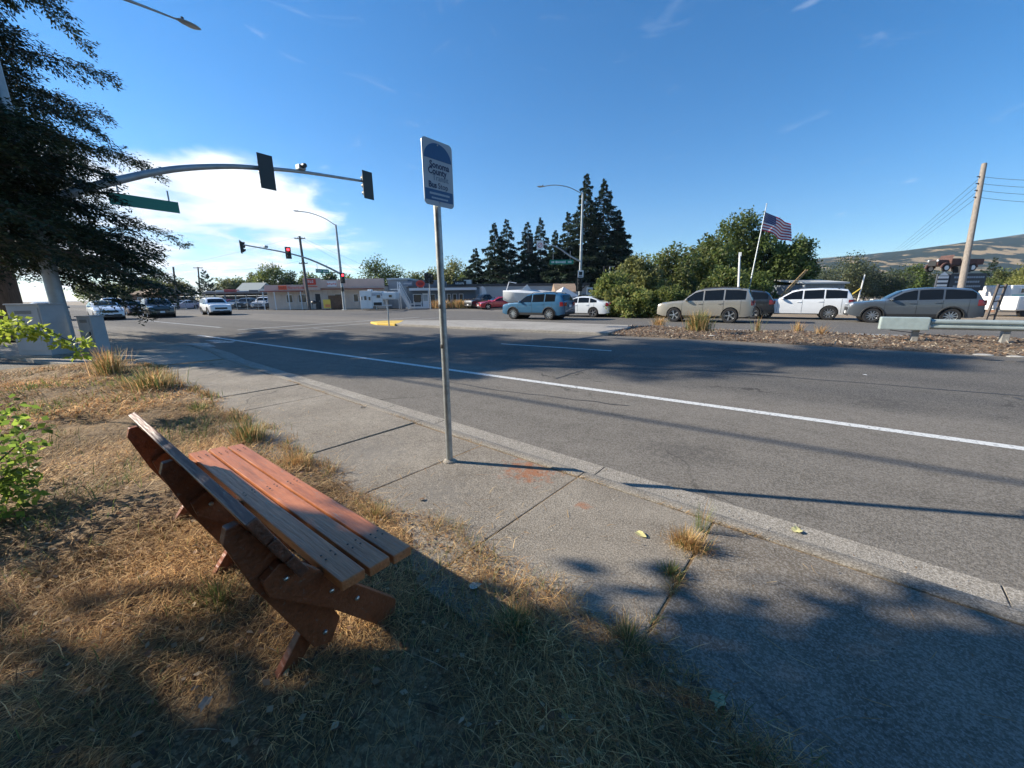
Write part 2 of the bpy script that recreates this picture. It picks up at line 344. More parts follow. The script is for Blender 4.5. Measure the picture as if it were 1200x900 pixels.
tar([(-14, 9.0), (-9, 9.15), (-3, 9.0), (4, 9.2), (12, 9.0)], .035, 1); tar([(-3.4, 6.7), (-3.1, 9.0), (-3.3, 11.5), (-3.0, 14.6)], .03, 2); tar([(3.2, 3.6), (3.5, 6.2), (3.3, 9.0)], .025, 3); tar([(-12, 5.4), (-7, 5.6), (-4, 5.3), (-1.6, 5.5)], .022, 4); tar([(-9.0, 6.8), (-8.8, 10), (-9.1, 14.2)], .03, 5)
# ------------------------------------------------------------------ sidewalk, kerb, gutter
K0 = Vector((-1.18, 2.97, 0)); ke = Vector((math.cos(R(-7)), math.sin(R(-7)), 0)); kn = Vector((ke.y, -ke.x, 0))
def SW(s, n, z=0): p = K0+ke*s+kn*n; return (p.x, p.y, z)
KA = R(-7)
mb = MB(); mb.add([SW(-10.6, .155, -.008), SW(14, .155, -.008), SW(14, 1.8, -.008), SW(-10.6, 1.8, -.008)], [(0, 1, 2, 3)])
sidewalk = struct(mb, 'sidewalk', M_soil)
rs = random.Random(4)
def slab(l, wd, m):
    return MB().box((0, 0, -.06), (l, wd, .12)).build('slab', m, sidewalk, bev=.008)
first = None
for k in range(9):
    s0 = -1.15*(k+1)+1.15; L = 1.138
    o = slab(L, 1.62, M_conc) if first is None else None
    if o is None: o = first.copy(); C.objects.link(o)
    first = first or o
    p = SW(s0-.575, .165+.81); o.location = (p[0], p[1], rs.uniform(-.006, .006)); o.rotation_euler = (rs.uniform(-.004, .004), rs.uniform(-.003, .003), KA)
o = slab(1.035, 1.62, M_conc); p = SW(.525, .975); o.location = p; o.rotation_euler = (0, .004, KA)
o = slab(12.6, 1.62, M_drive); p = SW(1.057+6.3, .975); o.location = (p[0], p[1], -.004); o.rotation_euler = (0, 0, KA)

def sweep(name, path, prof, m, parent):
    """profile (n, z) swept along a ground path; n to the right of the path towards the verge"""
    mb = MB(); k = len(prof); vs = []
    for i, p in enumerate(path):
        a, b = Vector(path[max(i-1, 0)]), Vector(path[min(i+1, len(path)-1)]); d = (b-a).normalized(); nn_ = Vector((d.y, -d.x))
        for n, z in prof: q = Vector(p)+nn_*n; vs.append((q.x, q.y, z))
    fs = [(i*k+j, i*k+(j+1) % k, (i+1)*k+(j+1) % k, (i+1)*k+j) for i in range(len(path)-1) for j in range(k)]
    fs += [tuple(range(k)), tuple(range((len(path)-1)*k, len(path)*k))]
    mb.add(vs, fs); return mb.build(name, m, parent, smooth=True)
kprof = [(.150, -.13), (.150, -.003), (.140, .003), (.045, .002), (.015, -.012), (-.008, -.05), (-.03, -.088), (-.032, -.13)]
gprof = [(-.033, -.14), (-.033, -.096), (-.10, -.099), (-.335, -.088), (-.34, -.14)]
bedk = MB().add([SW(-10.6, .14, -.125), SW(14, .14, -.125), SW(14, -.33, -.125), SW(-10.6, -.33, -.125)], [(0, 1, 2, 3)]); kerb = struct(bedk, 'kerb', M_soil)
cuts = [-10.6, -8.05, -5.75, -3.45, -2.3, 0.0, 2.4, 4.8, 7.2, 14]
for a, b in zip(cuts[:-1], cuts[1:]):
    pa = [SW(a+.006+(b-a-.012)*t, 0)[:2] for t in (0, .33, .66, 1)]
    sweep('kerb_stone', pa, kprof, M_kerb, kerb); sweep('gutter_pan', pa, gprof, M_gut, kerb)
P0 = SW(-10.6, 0); corner = [P0[:2], (-13.5, 4.65), (-16, 4.95), (-18.6, 4.75), (-21, 3.9), (-22.8, 2.3), (-23.9, 0), (-24.2, -3), (-24.3, -40)]
fine_c = []
for i in range(len(corner)-1):
    for t in (0, .34, .67): fine_c.append(tuple(Vector(corner[i]).lerp(Vector(corner[i+1]), t)))
fine_c.reverse()
sweep('kerb_stone', fine_c, kprof, M_kerb, kerb); sweep('gutter_pan', fine_c, gprof, M_gut, kerb)
pad = [SW(-10.62, .155)[:2]]+[(x+(-.05 if x > -20 else .16), y-.17) for x, y in corner[1:]]
pad += [(-22.2, -40), (-22.2, -3), (-21.5, -.5), (-19.8, 1.0), (-17.5, 1.25), (-14.5, 1.7), SW(-10.62, 1.79)[:2]]
mb = MB(); mb.prism(pad, -.12, -.002); struct(mb, 'corner_pavement', M_gut)
# pale strip of the kerb ramp
# ------------------------------------------------------------------ verge: uneven soil under the dry grass
def lump(x, y): return .018*math.sin(1.7*x+.6*y)+.014*math.sin(3.1*y-1.1*x+1)+.010*math.sin(5.3*x+4.1*y)+.006*math.sin(11*x-7*y)
def vz(x, y):
    q = Vector((x, y, 0))-K0; n = q.dot(kn); e = min(1, max(0, (n-1.42)/.5)); return -.012+e*(.035+lump(x, y))
mb = MB(); nx, ny = 120, 50; vs = []
for i in range(nx+1):
    for j in range(ny+1):
        s = -12.5+17.5*i/nx; n = 1.40+8.6*(j/ny)**1.6; p = SW(s, n); vs.append((p[0], p[1], vz(p[0], p[1])))
mb.add(vs, [(i*(ny+1)+j, i*(ny+1)+j+1, (i+1)*(ny+1)+j+1, (i+1)*(ny+1)+j) for i in range(nx) for j in range(ny)])
struct(mb, 'verge', M_soil, smooth=True)
poly_sheet('outer_verge', [[(-22.2, -60), (80, -60), (80, -6), (4, -6), (-12, -5.5), (-22.2, -3)], [(4, -5.99), (60, -5.99), (60, .2), (4, 1)]], -.05, M_soil)

# ------------------------------------------------------------------ median
isl = [(-20.9, 15.7), (-19.6, 15.05), (-12, 14.95), (-5.4, 15.2), (-5.4, 19.55), (-12, 19.8), (-16, 19.6), (-20.2, 17.2), (-20.9, 16.5)]
mb = MB(); mb.prism(isl, -.14, .02); struct(mb, 'median_island', M_isl, bev=.03)
mb = MB(); mb.prism([(-21.0, 15.6), (-19.55, 14.97), (-17.9, 14.92), (-18.2, 15.5), (-20.0, 17.45), (-21.0, 16.6)], -.13, .026); struct(mb, 'island_nose', M_yel, bev=.03)
def medz(x, y): t = max(0, min(1, (y-14.9)/1.2))*max(0, min(1, (19.9-y)/1.2)); return -.08+t*(.07+.05*math.sin(1.3*x+.7*y)+.04*math.sin(2.9*y+1.7*x))
def mednear(x): return 15.2-.1*max(0, x+1)
mb = MB(); vs = []; nx, ny = 110, 16
for i in range(nx+1):
    for j in range(ny+1):
        x = -5.9+50*(i/nx)**1.3; y = mednear(x)+(19.75-mednear(x))*j/ny; vs.append((x, y, medz(x, y+.1*max(0, x+1)*(1-j/ny)) if 0 < j < ny else -.115))
mb.add(vs, [(i*(ny+1)+j, (i+1)*(ny+1)+j, (i+1)*(ny+1)+j+1, i*(ny+1)+j+1) for i in range(nx) for j in range(ny)])
struct(mb, 'median_bed', M_mulch, smooth=True)

# ------------------------------------------------------------------ hills far behind the road
prof = [(560, 345), (700, 336), (800, 322), (880, 311), (940, 306.5), (1000, 300), (1012, 298.7), (1047, 295), (1089, 290), (1145, 283), (1200, 277), (1300, 268), (1450, 262), (1800, 270), (2300, 300)]
hp = np.array(prof, float); mb = MB(); vs = []; nx, ny = 170, 46; rng_ = np.random.default_rng(3); ph = rng_.uniform(0, 6, 24)
for i in range(nx+1):
    px = 560+(2300-560)*i/nx; py = np.interp(px, hp[:, 0], hp[:, 1])
    for j in range(ny+1):
        t = j/ny; zc = 950+1800*t; top = hgt(px, py, 2550)
        q = far(px, zc, 0); sh = (math.sin(min(1, t/.88)*math.pi/2)**1.5) if t < .88 else 1-(t-.88)*3
        nz = sum(math.sin(q.x*(.0022*(1.55**k))+ph[2*k])*math.cos(q.y*(.0024*(1.5**k))+ph[2*k+1])*.5**k for k in range(6))
        rid = nz*.16*top*math.sin(min(1, t/.9)*math.pi)
        vs.append((q.x, q.y, max(-2, top*sh+rid)-1.5*(t == 0)))
mb.add(vs, [(i*(ny+1)+j, (i+1)*(ny+1)+j, (i+1)*(ny+1)+j+1, i*(ny+1)+j+1) for i in range(nx) for j in range(ny)])
def hillmat():
    m = bpy.data.materials.new('hill_grass_and_oaks'); m.use_nodes = True; nt = m.node_tree; nn, lk = nt.nodes, nt.links; b = nn['Principled BSDF']; b.inputs['Roughness'].default_value = 1; b.inputs['Specular IOR Level'].default_value = 0
    geo = nn.new('ShaderNodeNewGeometry'); cols = None; f = []
    for sc, d in ((.016, 9), (.12, 4), (.004, 3)):
        n = nn.new('ShaderNodeTexNoise'); n.inputs['Scale'].default_value = sc; n.inputs['Detail'].default_value = d; n.inputs['Roughness'].default_value = .62; lk.new(geo.outputs['Position'], n.inputs['Vector']); f.append(n.outputs[0])
    ad = nn.new('ShaderNodeMath'); ad.operation = 'MULTIPLY_ADD'; lk.new(f[2], ad.inputs[0]); ad.inputs[1].default_value = .7; lk.new(f[0], ad.inputs[2])
    mr = nn.new('ShaderNodeMapRange'); mr.inputs[1].default_value = .73; mr.inputs[2].default_value = .80; lk.new(ad.outputs[0], mr.inputs[0])
    mx = nn.new('ShaderNodeMixRGB'); mx.inputs[1].default_value = (.50, .36, .19, 1); mx.inputs[2].default_value = (.035, .050, .028, 1); lk.new(mr.outputs[0], mx.inputs[0])
    m2 = nn.new('ShaderNodeMixRGB'); m2.blend_type = 'MULTIPLY'; m2.inputs[0].default_value = .5; lk.new(mx.outputs[0], m2.inputs[1]); lk.new(f[1], m2.inputs[2])
    lk.new(m2.outputs[0], b.inputs['Base Color']); return m
struct(mb, 'hills', hillmat(), smooth=True)
# ------------------------------------------------------------------ bench
def woodmat(name, a, b, sc=(3, 40, 40), rough=.42):
    m = mat(name, a, rough, col2=b, vscale=1.0, bump=.5, bscale=1.6, stretch=sc, coat=.05); nt = m.node_tree; bs = nt.nodes['Principled BSDF']; lk = nt.links
    geo = nt.nodes.new('ShaderNodeNewGeometry'); old = bs.inputs['Base Color'].links[0].from_socket; tcn = nt.nodes.new('ShaderNodeTexCoord')
    def layer(old, sc_, lo, hi, c, amt, st=(1, 1, 1)):
        mp = nt.nodes.new('ShaderNodeMapping'); mp.inputs['Scale'].default_value = st; lk.new(tcn.outputs['Object'], mp.inputs[0])
        n = nt.nodes.new('ShaderNodeTexNoise'); n.inputs['Scale'].default_value = sc_; n.inputs['Detail'].default_value = 9; n.inputs['Roughness'].default_value = .72; lk.new(mp.outputs[0], n.inputs['Vector'])
        r = nt.nodes.new('ShaderNodeMapRange'); r.inputs[1].default_value = lo; r.inputs[2].default_value = hi; r.inputs[4].default_value = amt; lk.new(n.outputs[0], r.inputs[0])
        x = nt.nodes.new('ShaderNodeMixRGB'); lk.new(r.outputs[0], x.inputs[0]); lk.new(old, x.inputs[1]); x.inputs[2].default_value = (*c, 1); return x.outputs[0]
    o1 = layer(old, 6, .52, .72, tuple(v*.45 for v in a), .7, (.35, 3, 3)); o1 = layer(o1, 22, .60, .66, (.24, .19, .15), .75, (.5, 2, 2)); o1 = layer(o1, 3, .5, .75, tuple(min(1, v*1.35+.03) for v in b), .5)
    lk.new(o1, bs.inputs['Base Color']); return m
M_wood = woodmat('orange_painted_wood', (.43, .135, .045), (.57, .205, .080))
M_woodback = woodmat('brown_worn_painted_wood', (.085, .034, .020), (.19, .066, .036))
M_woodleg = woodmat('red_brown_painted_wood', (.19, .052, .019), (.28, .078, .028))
M_bolt = mat('galvanised_bolt', (.55, .56, .57), .35, 1)
BA = math.atan2(-.10+.02, .995)           # bench axis: local x to the right along the seat, y towards the road
bench = thing('park_bench', 'orange brown painted wooden bench with slatted seat, standing in dry grass beside the sidewalk', 'bench', (-1.46, .54, .0), BA)
def plank(name, x0, x1, p, q, wd, th, m, parent=bench, bow=0):
    """board from x0 to x1; cross-section centre line p->q in the (y,z) plane, thickness th"""
    p, q = Vector(p), Vector(q); d = (q-p).normalized(); nrm = Vector((-d.y, d.x))*th/2
    cs = [p-nrm, q-nrm, q+nrm, p+nrm]; mb = MB(); n = 8; vs = []
    for i in range(n+1):
        x = x0+(x1-x0)*i/n; dz = bow*math.sin(math.pi*i/n)
        for c in cs: vs.append((x, c.x, c.y+dz))
    fs = [(i*4+j, i*4+(j+1) % 4, (i+1)*4+(j+1) % 4, (i+1)*4+j) for i in range(n) for j in range(4)]+[(3, 2, 1, 0), (n*4, n*4+1, n*4+2, n*4+3)]
    return mb.add(vs, fs).build(name, m, parent, bev=.005)
def nails(pl, xs, ys, z):
    for x in xs:
        for y in ys: MB().lathe([(.0045, 0), (.0045, .0022), (.002, .003)], 8, c=(x, y, z)).build('nail', M_nail, pl)
M_nail = mat('dark_nail', (.06, .04, .03), .6)
FX = (0.0, -.88, -1.72)                   # three frames along the bench
for k, (y0, y1, xe) in enumerate(((.165, .262, -1.86), (.282, .376, -1.87), (.394, .486, -1.86))):
    s = plank('seat_slat', xe, .205, (y0, .425-.012*k), (y1, .422-.012*k), 0, .042, M_wood, bow=-.004)
    nails(s, [fx+d for fx in FX for d in (-.01, .03)], [y0+.028, y1-.028], .4475-.012*k)
bk = [((-.062, .79), (-.018, .690), -1.90, .125), ((-.012, .682), (.030, .592), -1.82, .120), ((.036, .583), (.078, .495), -1.84, .115)]
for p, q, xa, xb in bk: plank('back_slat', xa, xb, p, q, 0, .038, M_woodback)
def board(name, fx, x_off, pts, th, m, parent):
    """flat board in a frame plane: outline pts (y,z)"""
    n = len(pts); vs = [(fx+x_off-th/2, y, z) for y, z in pts]+[(fx+x_off+th/2, y, z) for y, z in pts]
    return MB().add(vs, [tuple(range(n)), tuple(range(2*n-1, n-1, -1))]+[(i, n+i, n+(i+1) % n, (i+1) % n) for i in range(n)]).build(name, m, parent, bev=.004)
for fi, fx in enumerate(FX):
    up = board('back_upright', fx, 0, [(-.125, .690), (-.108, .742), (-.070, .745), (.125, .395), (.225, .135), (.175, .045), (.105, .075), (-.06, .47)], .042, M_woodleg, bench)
    # front leg: from behind the back post down to the front foot
    fl = board('front_leg', fx, .046, [(-.045, .515), (.015, .555), (.075, .525), (.475, .075), (.465, .002), (.375, .0), (.18, .235), (-.03, .440)], .042, M_woodleg, bench)
    rl = board('rear_leg', fx, -.046, [(-.03, .0), (.055, .0), (.37, .35), (.36, .385), (.27, .385)], .042, M_woodleg, bench)
    board('seat_bearer', fx, -.092, [(.10, .400), (.10, .315), (.43, .295), (.47, .340), (.47, .385)], .040, M_woodleg, bench)
    for (y, z), tgt, off in (((.03, .485), fl, .068), ((.185, .325), fl, .068), ((.285, .215), fl, .068), ((.155, .115), up, .022)):
        MB().lathe([(.011, 0), (.011, .003), (.008, .007), (.003, .009)], 10, 'x', (fx+off, y, z)).build('bolt', M_bolt, tgt)
# ------------------------------------------------------------------ bus stop sign
M_galv = mat('galvanised_steel', (.36, .38, .38), .5, .75, var=.25, vscale=20, bump=.1, bscale=40)
M_signw = mat('sign_white_shaded', (.36, .40, .44), .5, var=.04, vscale=6); M_signb = mat('sign_dark_blue', (.012, .075, .20), .45)  # white face toned down to blue grey: backlit shade put into the colour
M_signn = mat('sign_navy_letters', (.010, .022, .075), .5); M_signg = mat('sign_grey_letters', (.13, .18, .24), .5); M_signp = mat('sign_small_print', (.40, .46, .52), .5); M_alu = mat('bare_aluminium', (.55, .56, .56), .4, .8)
M_rust = mat('rust', (.16, .07, .035), .9, var=.4, vscale=25)
sp = gnd(527, 540, 0); st = thing('bus_stop_sign', 'bus stop sign, white and blue, on a slim galvanised post at the kerb', 'bus stop', (sp.x, sp.y, 0), 0)
MB().tube([(0, 0, -.1), (.004, 0, .7), (.004, 0, 1.5), (0, 0, 2.38)], .030, 16).build('post', M_galv, st, smooth=True)
MB().lathe([(.062, -.01), (.058, .006), (.036, .016), (.031, .022)], 18).build('base_collar', M_gut, st, smooth=True)
for z in (1.42, 1.08): MB().lathe([(.0305, z-.018), (.0315, z-.016), (.0315, z+.016), (.0305, z+.018)], 16).build('post_band', mat('black_tape', (.02, .02, .02), .6), st, smooth=True)
SA = R(84)                                # yaw of the plate: its face normal points back towards the walker
pn = Vector((math.sin(SA), -math.cos(SA), 0)); pr = Vector((math.cos(SA), math.sin(SA), 0))
ps = thing('x', 'x', 'x'); bpy.data.objects.remove(ps)
def rrect(wd, h, r, n=5):
    pts = []
    for cx, cy, a0 in ((wd/2-r, h/2-r, 0), (-wd/2+r, h/2-r, 90), (-wd/2+r, -h/2+r, 180), (wd/2-r, -h/2+r, 270)):
        for i in range(n+1): t = R(a0+90*i/n); pts.append((cx+r*math.cos(t), cy+r*math.sin(t)))
    return pts
def plate(name, poly, y0, y1, m, parent, loc=None, rz=0):
    """vertical plate from an outline (x,z), between depths y0..y1 (towards -y is the face)"""
    n = len(poly); vs = [(x, y0, z) for x, z in poly]+[(x, y1, z) for x, z in poly]
    return MB().add(vs, [tuple(range(n)), tuple(range(2*n-1, n-1, -1))]+[(i, n+i, n+(i+1) % n, (i+1) % n) for i in range(n)]).build(name, m, parent, loc=loc, rz=rz)
SH, SWD = .475, .305; zc0 = 2.445
def onsign(n, z, d): return (pn.x*d+pr.x*n, pn.y*d+pr.y*n, z)
pl = plate('sign_plate', rrect(SWD, SH, .035), -.0015, .0015, M_alu, st, (pn.x*.036, pn.y*.036, zc0), SA)
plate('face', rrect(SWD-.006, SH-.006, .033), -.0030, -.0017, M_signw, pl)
arc = [(.138*math.cos(R(a)), .098+.118*math.sin(R(a))) for a in range(0, 181, 10)]
plate('blue_arch', arc, -.0042, -.0032, M_signb, pl)
plate('blue_band', rrect(.282, .082, .004), -.0042, -.0032, M_signb, pl, (0, 0, -.160))
FR = (math.pi/2, 0, 0)
text('lettering', 'Sonoma', .066, M_signn, pl, (.012, -.0042, .058), FR, .0004, bold=.0018, sx=.93)
text('lettering', 'County', .066, M_signn, pl, (-.012, -.0042, .012), FR, .0004, bold=.0018, sx=.93)
text('lettering', 'Transit', .060, M_signg, pl, (.018, -.0042, -.032), FR, .0004, bold=.0002, sx=.95)
text('lettering', 'Bus', .060, M_signn, pl, (-.066, -.0042, -.088), FR, .0004, bold=.0020, sx=.95)
text('lettering', 'Stop', .060, M_signn, pl, (.040, -.0042, -.088), FR, .0004, bold=0, sx=.95)
rr = random.Random(2)
for z, hh, bw in ((-.149, .015, .20), (-.181, .012, .165)):
    x = -bw/2
    while x < bw/2:
        l = rr.uniform(.006, .013); MB().box((x+l/2, -.0044, z), (l*.75, .0006, hh)).build('small_print', M_signp, pl); x += l
for z in (.205, -.208):
    MB().lathe([(.006, 0), (.006, -.004), (.002, -.006)], 8, 'y', (0, -.003, z)).build('bolt', M_galv, pl)
MB().box((0, .02, -.20), (.05, .03, .05)).build('bracket', M_galv, pl, bev=.004)
MB().blob((0, 0, 2.385), (.033, .033, .02)).build('post_cap', M_alu, st, smooth=True)

# ------------------------------------------------------------------ dry grass (uncountable) and single weeds, leaves
M_grass = leafmat('grass_blades', .25, .7)
gr = np.random.default_rng(11)
def blades(n, X, Y, Z, ln, wd, lean, col, ang=None):
    """bent blades of two quads each"""
    a = gr.uniform(0, 2*np.pi, n) if ang is None else ang
    d = np.stack([np.cos(a), np.sin(a), np.zeros(n)], 1); sd = np.stack([-np.sin(a), np.cos(a), np.zeros(n)], 1)
    P = np.stack([X, Y, Z], 1); l = ln[:, None]; wv = wd[:, None]; up = np.array([0, 0, 1.0])
    le = lean[:, None]; h1 = np.sqrt(np.maximum(0, 1-le**2)); tw = gr.normal(0, .25, (n, 1))
    A = P; B = P+d*l*.55*le+up*l*.55*h1; le2 = np.minimum(1, le*1.25+.12); h2 = np.sqrt(np.maximum(0, 1-le2**2))*np.where(le > .9, -.3, 1)
    T = B+(d+sd*tw)*l*.45*le2+up*l*.45*h2
    q1 = np.stack([A-sd*wv*.5, A+sd*wv*.5, B+sd*wv*.42, B-sd*wv*.42], 1); q2 = np.stack([B-sd*wv*.42, B+sd*wv*.42, T+sd*wv*.08, T-sd*wv*.08], 1)
    return np.concatenate([q1, q2]), np.concatenate([col, col])
def edge_n(x):                 # irregular border of grass over the slab, in sidewalk offset
    return 1.46+.07*np.sin(1.9*x+.5)+.05*np.sin(4.7*x)+.03*np.sin(11.3*x+1)+np.where(x < -3, .012*(-3-x), 0)
def to_n(x, y): return (x-K0.x)*kn.x+(y-K0.y)*kn.y
def patch_noise(x, y): return np.sin(1.3*x+.9*y+.4)+np.sin(2.9*x-2.1*y+2)+.7*np.sin(5.1*y+3.3*x)+.5*np.sin(9*x-7*y)
straw = np.array([[.52, .39, .20], [.40, .28, .135], [.27, .18, .09], [.66, .53, .31], [.32, .22, .12], [.17, .11, .06]])*np.array([1.04, .92, .76]); green = np.array([[.13, .17, .05], [.17, .20, .07], [.10, .14, .045], [.20, .21, .08]])
Qs, Ts = [], []
def field(n, xr, yr, ln, wd, maxd=99, mind=0, overlap=.0, gfrac=.0):
    X = gr.uniform(*xr, n); Y = gr.uniform(*yr, n); nn_ = to_n(X, Y); d = np.hypot(X, Y)
    e = edge_n(X); edge_soft = gr.exponential(.05, n)
    k = (nn_ > e-overlap-edge_soft*.9) & (d < maxd) & (d >= mind)
    # thin the bare patches of thatch
    bare = np.sin(2.3*X+1.1*Y)+np.sin(3.7*Y-1.9*X+1.3)+.8*np.sin(6.1*X+5.3*Y)+gr.normal(0, .45, n); k &= (bare > -.85) | (gr.random(n) < .22)
    X, Y, nn_ = X[k], Y[k], nn_[k]; m = len(X); pn_ = patch_noise(X, Y)
    Z = np.array([vz(x, y) for x, y in zip(X, Y)])
    gm = gr.random(m) < np.clip(.10+.12*(pn_-.8)+gfrac, 0.015, .6)
    col = np.where(gm[:, None], green[gr.integers(0, 4, m)], straw[gr.choice(6, m, p=[.2, .22, .2, .12, .14, .12])])*gr.uniform(.7, 1.25, (m, 1))*(1+.20*np.sin(2.1*X-1.4*Y+.5)+.14*np.sin(4.9*X+3.7*Y))[:, None]*1.15
    lean = np.where(gm, gr.uniform(.2, .8, m), np.clip(gr.normal(.94, .10, m), .3, 1))
    L = gr.uniform(ln[0], ln[1], m)*np.where(gm, .9, 1.0)*(1+.3*np.sin(1.7*X+2.3*Y)); base = .35+.8*np.sin(.8*X-.5*Y)
    ang = np.where(gr.random(m) < .45, base*2+gr.normal(0, .5, m), gr.uniform(0, 6.28, m))
    q, t = blades(m, X, Y, Z+gr.uniform(0, .014, m), L, gr.uniform(wd[0], wd[1], m), lean, col, ang); Qs.append(q); Ts.append(t)
field(135000, (-4.2, 1.6), (-.75, 2.0), (.03, .12), (.0014, .0036), 3.3, overlap=.03)
field(110000, (-8.0, 2.5), (-3.0, 2.4), (.06, .17), (.003, .007), 7.2, 3.2)
field(60000, (-13.5, -5), (-4.5, 2.8), (.07, .20), (.006, .014), 15, 7.0, .05, .03)
# taller fringe along the slab border
n = 9000; X = gr.uniform(-12, 1.2, n); nn_ = edge_n(X)+gr.normal(-.01, .05, n); Y = K0.y+(-nn_*1.0-(X-K0.x)*(-kn.x)*-1*0)  # placeholder replaced below
s_ = (X-K0.x)/ke.x; X2 = K0.x+ke.x*s_+kn.x*nn_; Y2 = K0.y+ke.y*s_+kn.y*nn_
dd = np.hypot(X2, Y2); cl = np.sin(3.1*X2)+np.sin(7.7*X2+1)+gr.normal(0, .5, n) > .1; X2, Y2, dd = X2[cl], Y2[cl], dd[cl]; m = len(X2)
gm = gr.random(m) < .28; col = np.where(gm[:, None], green[gr.integers(0, 4, m)], straw[gr.integers(0, 5, m)])*gr.uniform(.8, 1.2, (m, 1))
q, t = blades(m, X2, Y2, np.full(m, -.01), gr.uniform(.04, .13, m), np.clip(dd*.0011, .0018, .012), gr.uniform(.3, .95, m), col); Qs.append(q); Ts.append(t)
# weeds rooted in the driveway joint and along the back of the kerb
n = 1500; nj = gr.uniform(.35, 1.5, n); sj = 1.045+gr.normal(0, .012+.02*(nj > 1.1), n); kk_ = np.sin(9*nj)+np.sin(21*nj+1)+1.6*(nj-.9) > gr.uniform(-.2, 1.6, n); nj, sj = nj[kk_], sj[kk_]; m = len(nj)
X = K0.x+ke.x*sj+kn.x*nj; Y = K0.y+ke.y*sj+kn.y*nj; gm = gr.random(m) < .35
q, t = blades(m, X, Y, np.full(m, -.008), gr.uniform(.02, .075, m), gr.uniform(.0016, .0034, m), gr.uniform(.4, .98, m), np.where(gm[:, None], green[gr.integers(0, 4, m)], straw[gr.integers(0, 5, m)])*gr.uniform(.8, 1.2, (m, 1))); Qs.append(q); Ts.append(t)
n = 2600; sj = gr.uniform(-9, 4.5, n); kk_ = np.sin(1.9*sj)+np.sin(5.3*sj+2)+gr.normal(0, .4, n) > .55; sj = sj[kk_]; m = len(sj); nj = .158+gr.normal(0, .012, m)
X = K0.x+ke.x*sj+kn.x*nj; Y = K0.y+ke.y*sj+kn.y*nj; a_ = np.where(gr.random(m) < .5, KA, KA+math.pi)+gr.normal(0, .7, m)
q, t = blades(m, X, Y, np.full(m, -.002), gr.uniform(.015, .07, m), gr.uniform(.0016, .0036, m), gr.uniform(.7, .999, m), straw[gr.integers(0, 5, m)]*gr.uniform(.8, 1.2, (m, 1)), a_); Qs.append(q); Ts.append(t)
go = quads_mesh('dry_grass', np.concatenate(Qs), M_grass, np.concatenate(Ts))
tag(go, 'dry straw coloured grass and thatch covering the verge', 'grass', kind='stuff')
# dead leaves and twigs among the grass
n = 4200; X = gr.uniform(-5.5, .8, n); Y = gr.uniform(-.6, 1.7, n); k = to_n(X, Y) > edge_n(X)-.06; X, Y = X[k], Y[k]; m = len(X)
P = np.stack([X, Y, np.array([vz(x, y) for x, y in zip(X, Y)])+gr.uniform(.008, .03, m)], 1); tw = gr.random(m) < .35
ll = np.where(tw, gr.uniform(.05, .22, m), gr.uniform(.012, .045, m)); ww = np.where(tw, gr.uniform(.002, .005, m), ll*gr.uniform(.4, .8, m))
lc = np.array([[.26, .16, .09], [.36, .25, .15], [.17, .10, .06], [.45, .36, .24], [.12, .075, .05]])
q = leaf_quads(P, np.concatenate([gr.normal(0, 1, (m, 2)), gr.normal(0, .12, (m, 1))], 1), gr.normal(0, .35, (m, 3))+np.array([0, 0, 1.]), ll, ww)
tag(quads_mesh('dead_leaves', q, M_grass, lc[gr.integers(0, 5, m)]*gr.uniform(.8, 1.2, (m, 1))), 'small dead leaves and twigs scattered in the dry grass', 'leaf litter', kind='stuff')
# loose straw lying on the sidewalk
n = 420; s_ = gr.uniform(-8, 3, n); nn_ = np.abs(gr.normal(0, 1, n)); nn_ = 1.5-gr.exponential(.35, n); k = nn_ > .02; s_, nn_ = s_[k], nn_[k]; m = len(s_)
X = K0.x+ke.x*s_+kn.x*nn_; Y = K0.y+ke.y*s_+kn.y*nn_
q, t = blades(m, X, Y, np.full(m, .006), gr.uniform(.03, .14, m), gr.uniform(.0018, .004, m), np.full(m, .999), straw[gr.integers(0, 4, m)])
q[..., 2] = np.clip(q[..., 2], .004, .03)
tag(quads_mesh('loose_straw', q, M_grass, t), 'scattered straw lying on the sidewalk slabs', 'straw', kind='stuff')
n = 2200; s_ = gr.uniform(-9, 4, n); nn_ = np.where(gr.random(n) < .5, gr.uniform(.02, 1.5, n), gr.uniform(-.33, -.02, n)); X = K0.x+ke.x*s_+kn.x*nn_; Y = K0.y+ke.y*s_+kn.y*nn_; Z = np.where(nn_ > 0, .004, -.088)
P = np.stack([X, Y, Z], 1); sz = gr.uniform(.003, .011, n); q = leaf_quads(P, np.concatenate([gr.normal(0, 1, (n, 2)), gr.uniform(.2, .9, (n, 1))], 1), gr.normal(0, .6, (n, 3))+np.array([0, 0, 1.]), sz*1.4, sz)
tag(quads_mesh('grit', q, M_grass, np.array([[.14, .12, .10], [.30, .27, .23], [.20, .14, .09], [.42, .39, .34]])[gr.integers(0, 4, n)]), 'fine grit and crumbs lying on the slabs and in the gutter', 'grit', kind='stuff')
def weed(name, label, x, y, n, h, spread, gfrac, wd=.004, cat='weed', lean=(.1, .8)):
    r_ = np.abs(gr.normal(0, spread, n)); a = gr.uniform(0, 6.28, n); X = x+r_*np.cos(a); Y = y+r_*np.sin(a)*.7
    gm = gr.random(n) < gfrac; col = np.where(gm[:, None], green[gr.integers(0, 4, n)], straw[gr.integers(0, 4, n)]*1.1)*gr.uniform(.8, 1.25, (n, 1))
    q, t = blades(n, X, Y, np.full(n, -.008), gr.uniform(h*.4, h, n), np.full(n, wd)*gr.uniform(.6, 1.3, n), gr.uniform(lean[0], lean[1], n), col, a+gr.normal(0, .6, n))
    o = quads_mesh(name, q, M_grass, t); tag(o, label, cat, 'weeds along the sidewalk'); return o
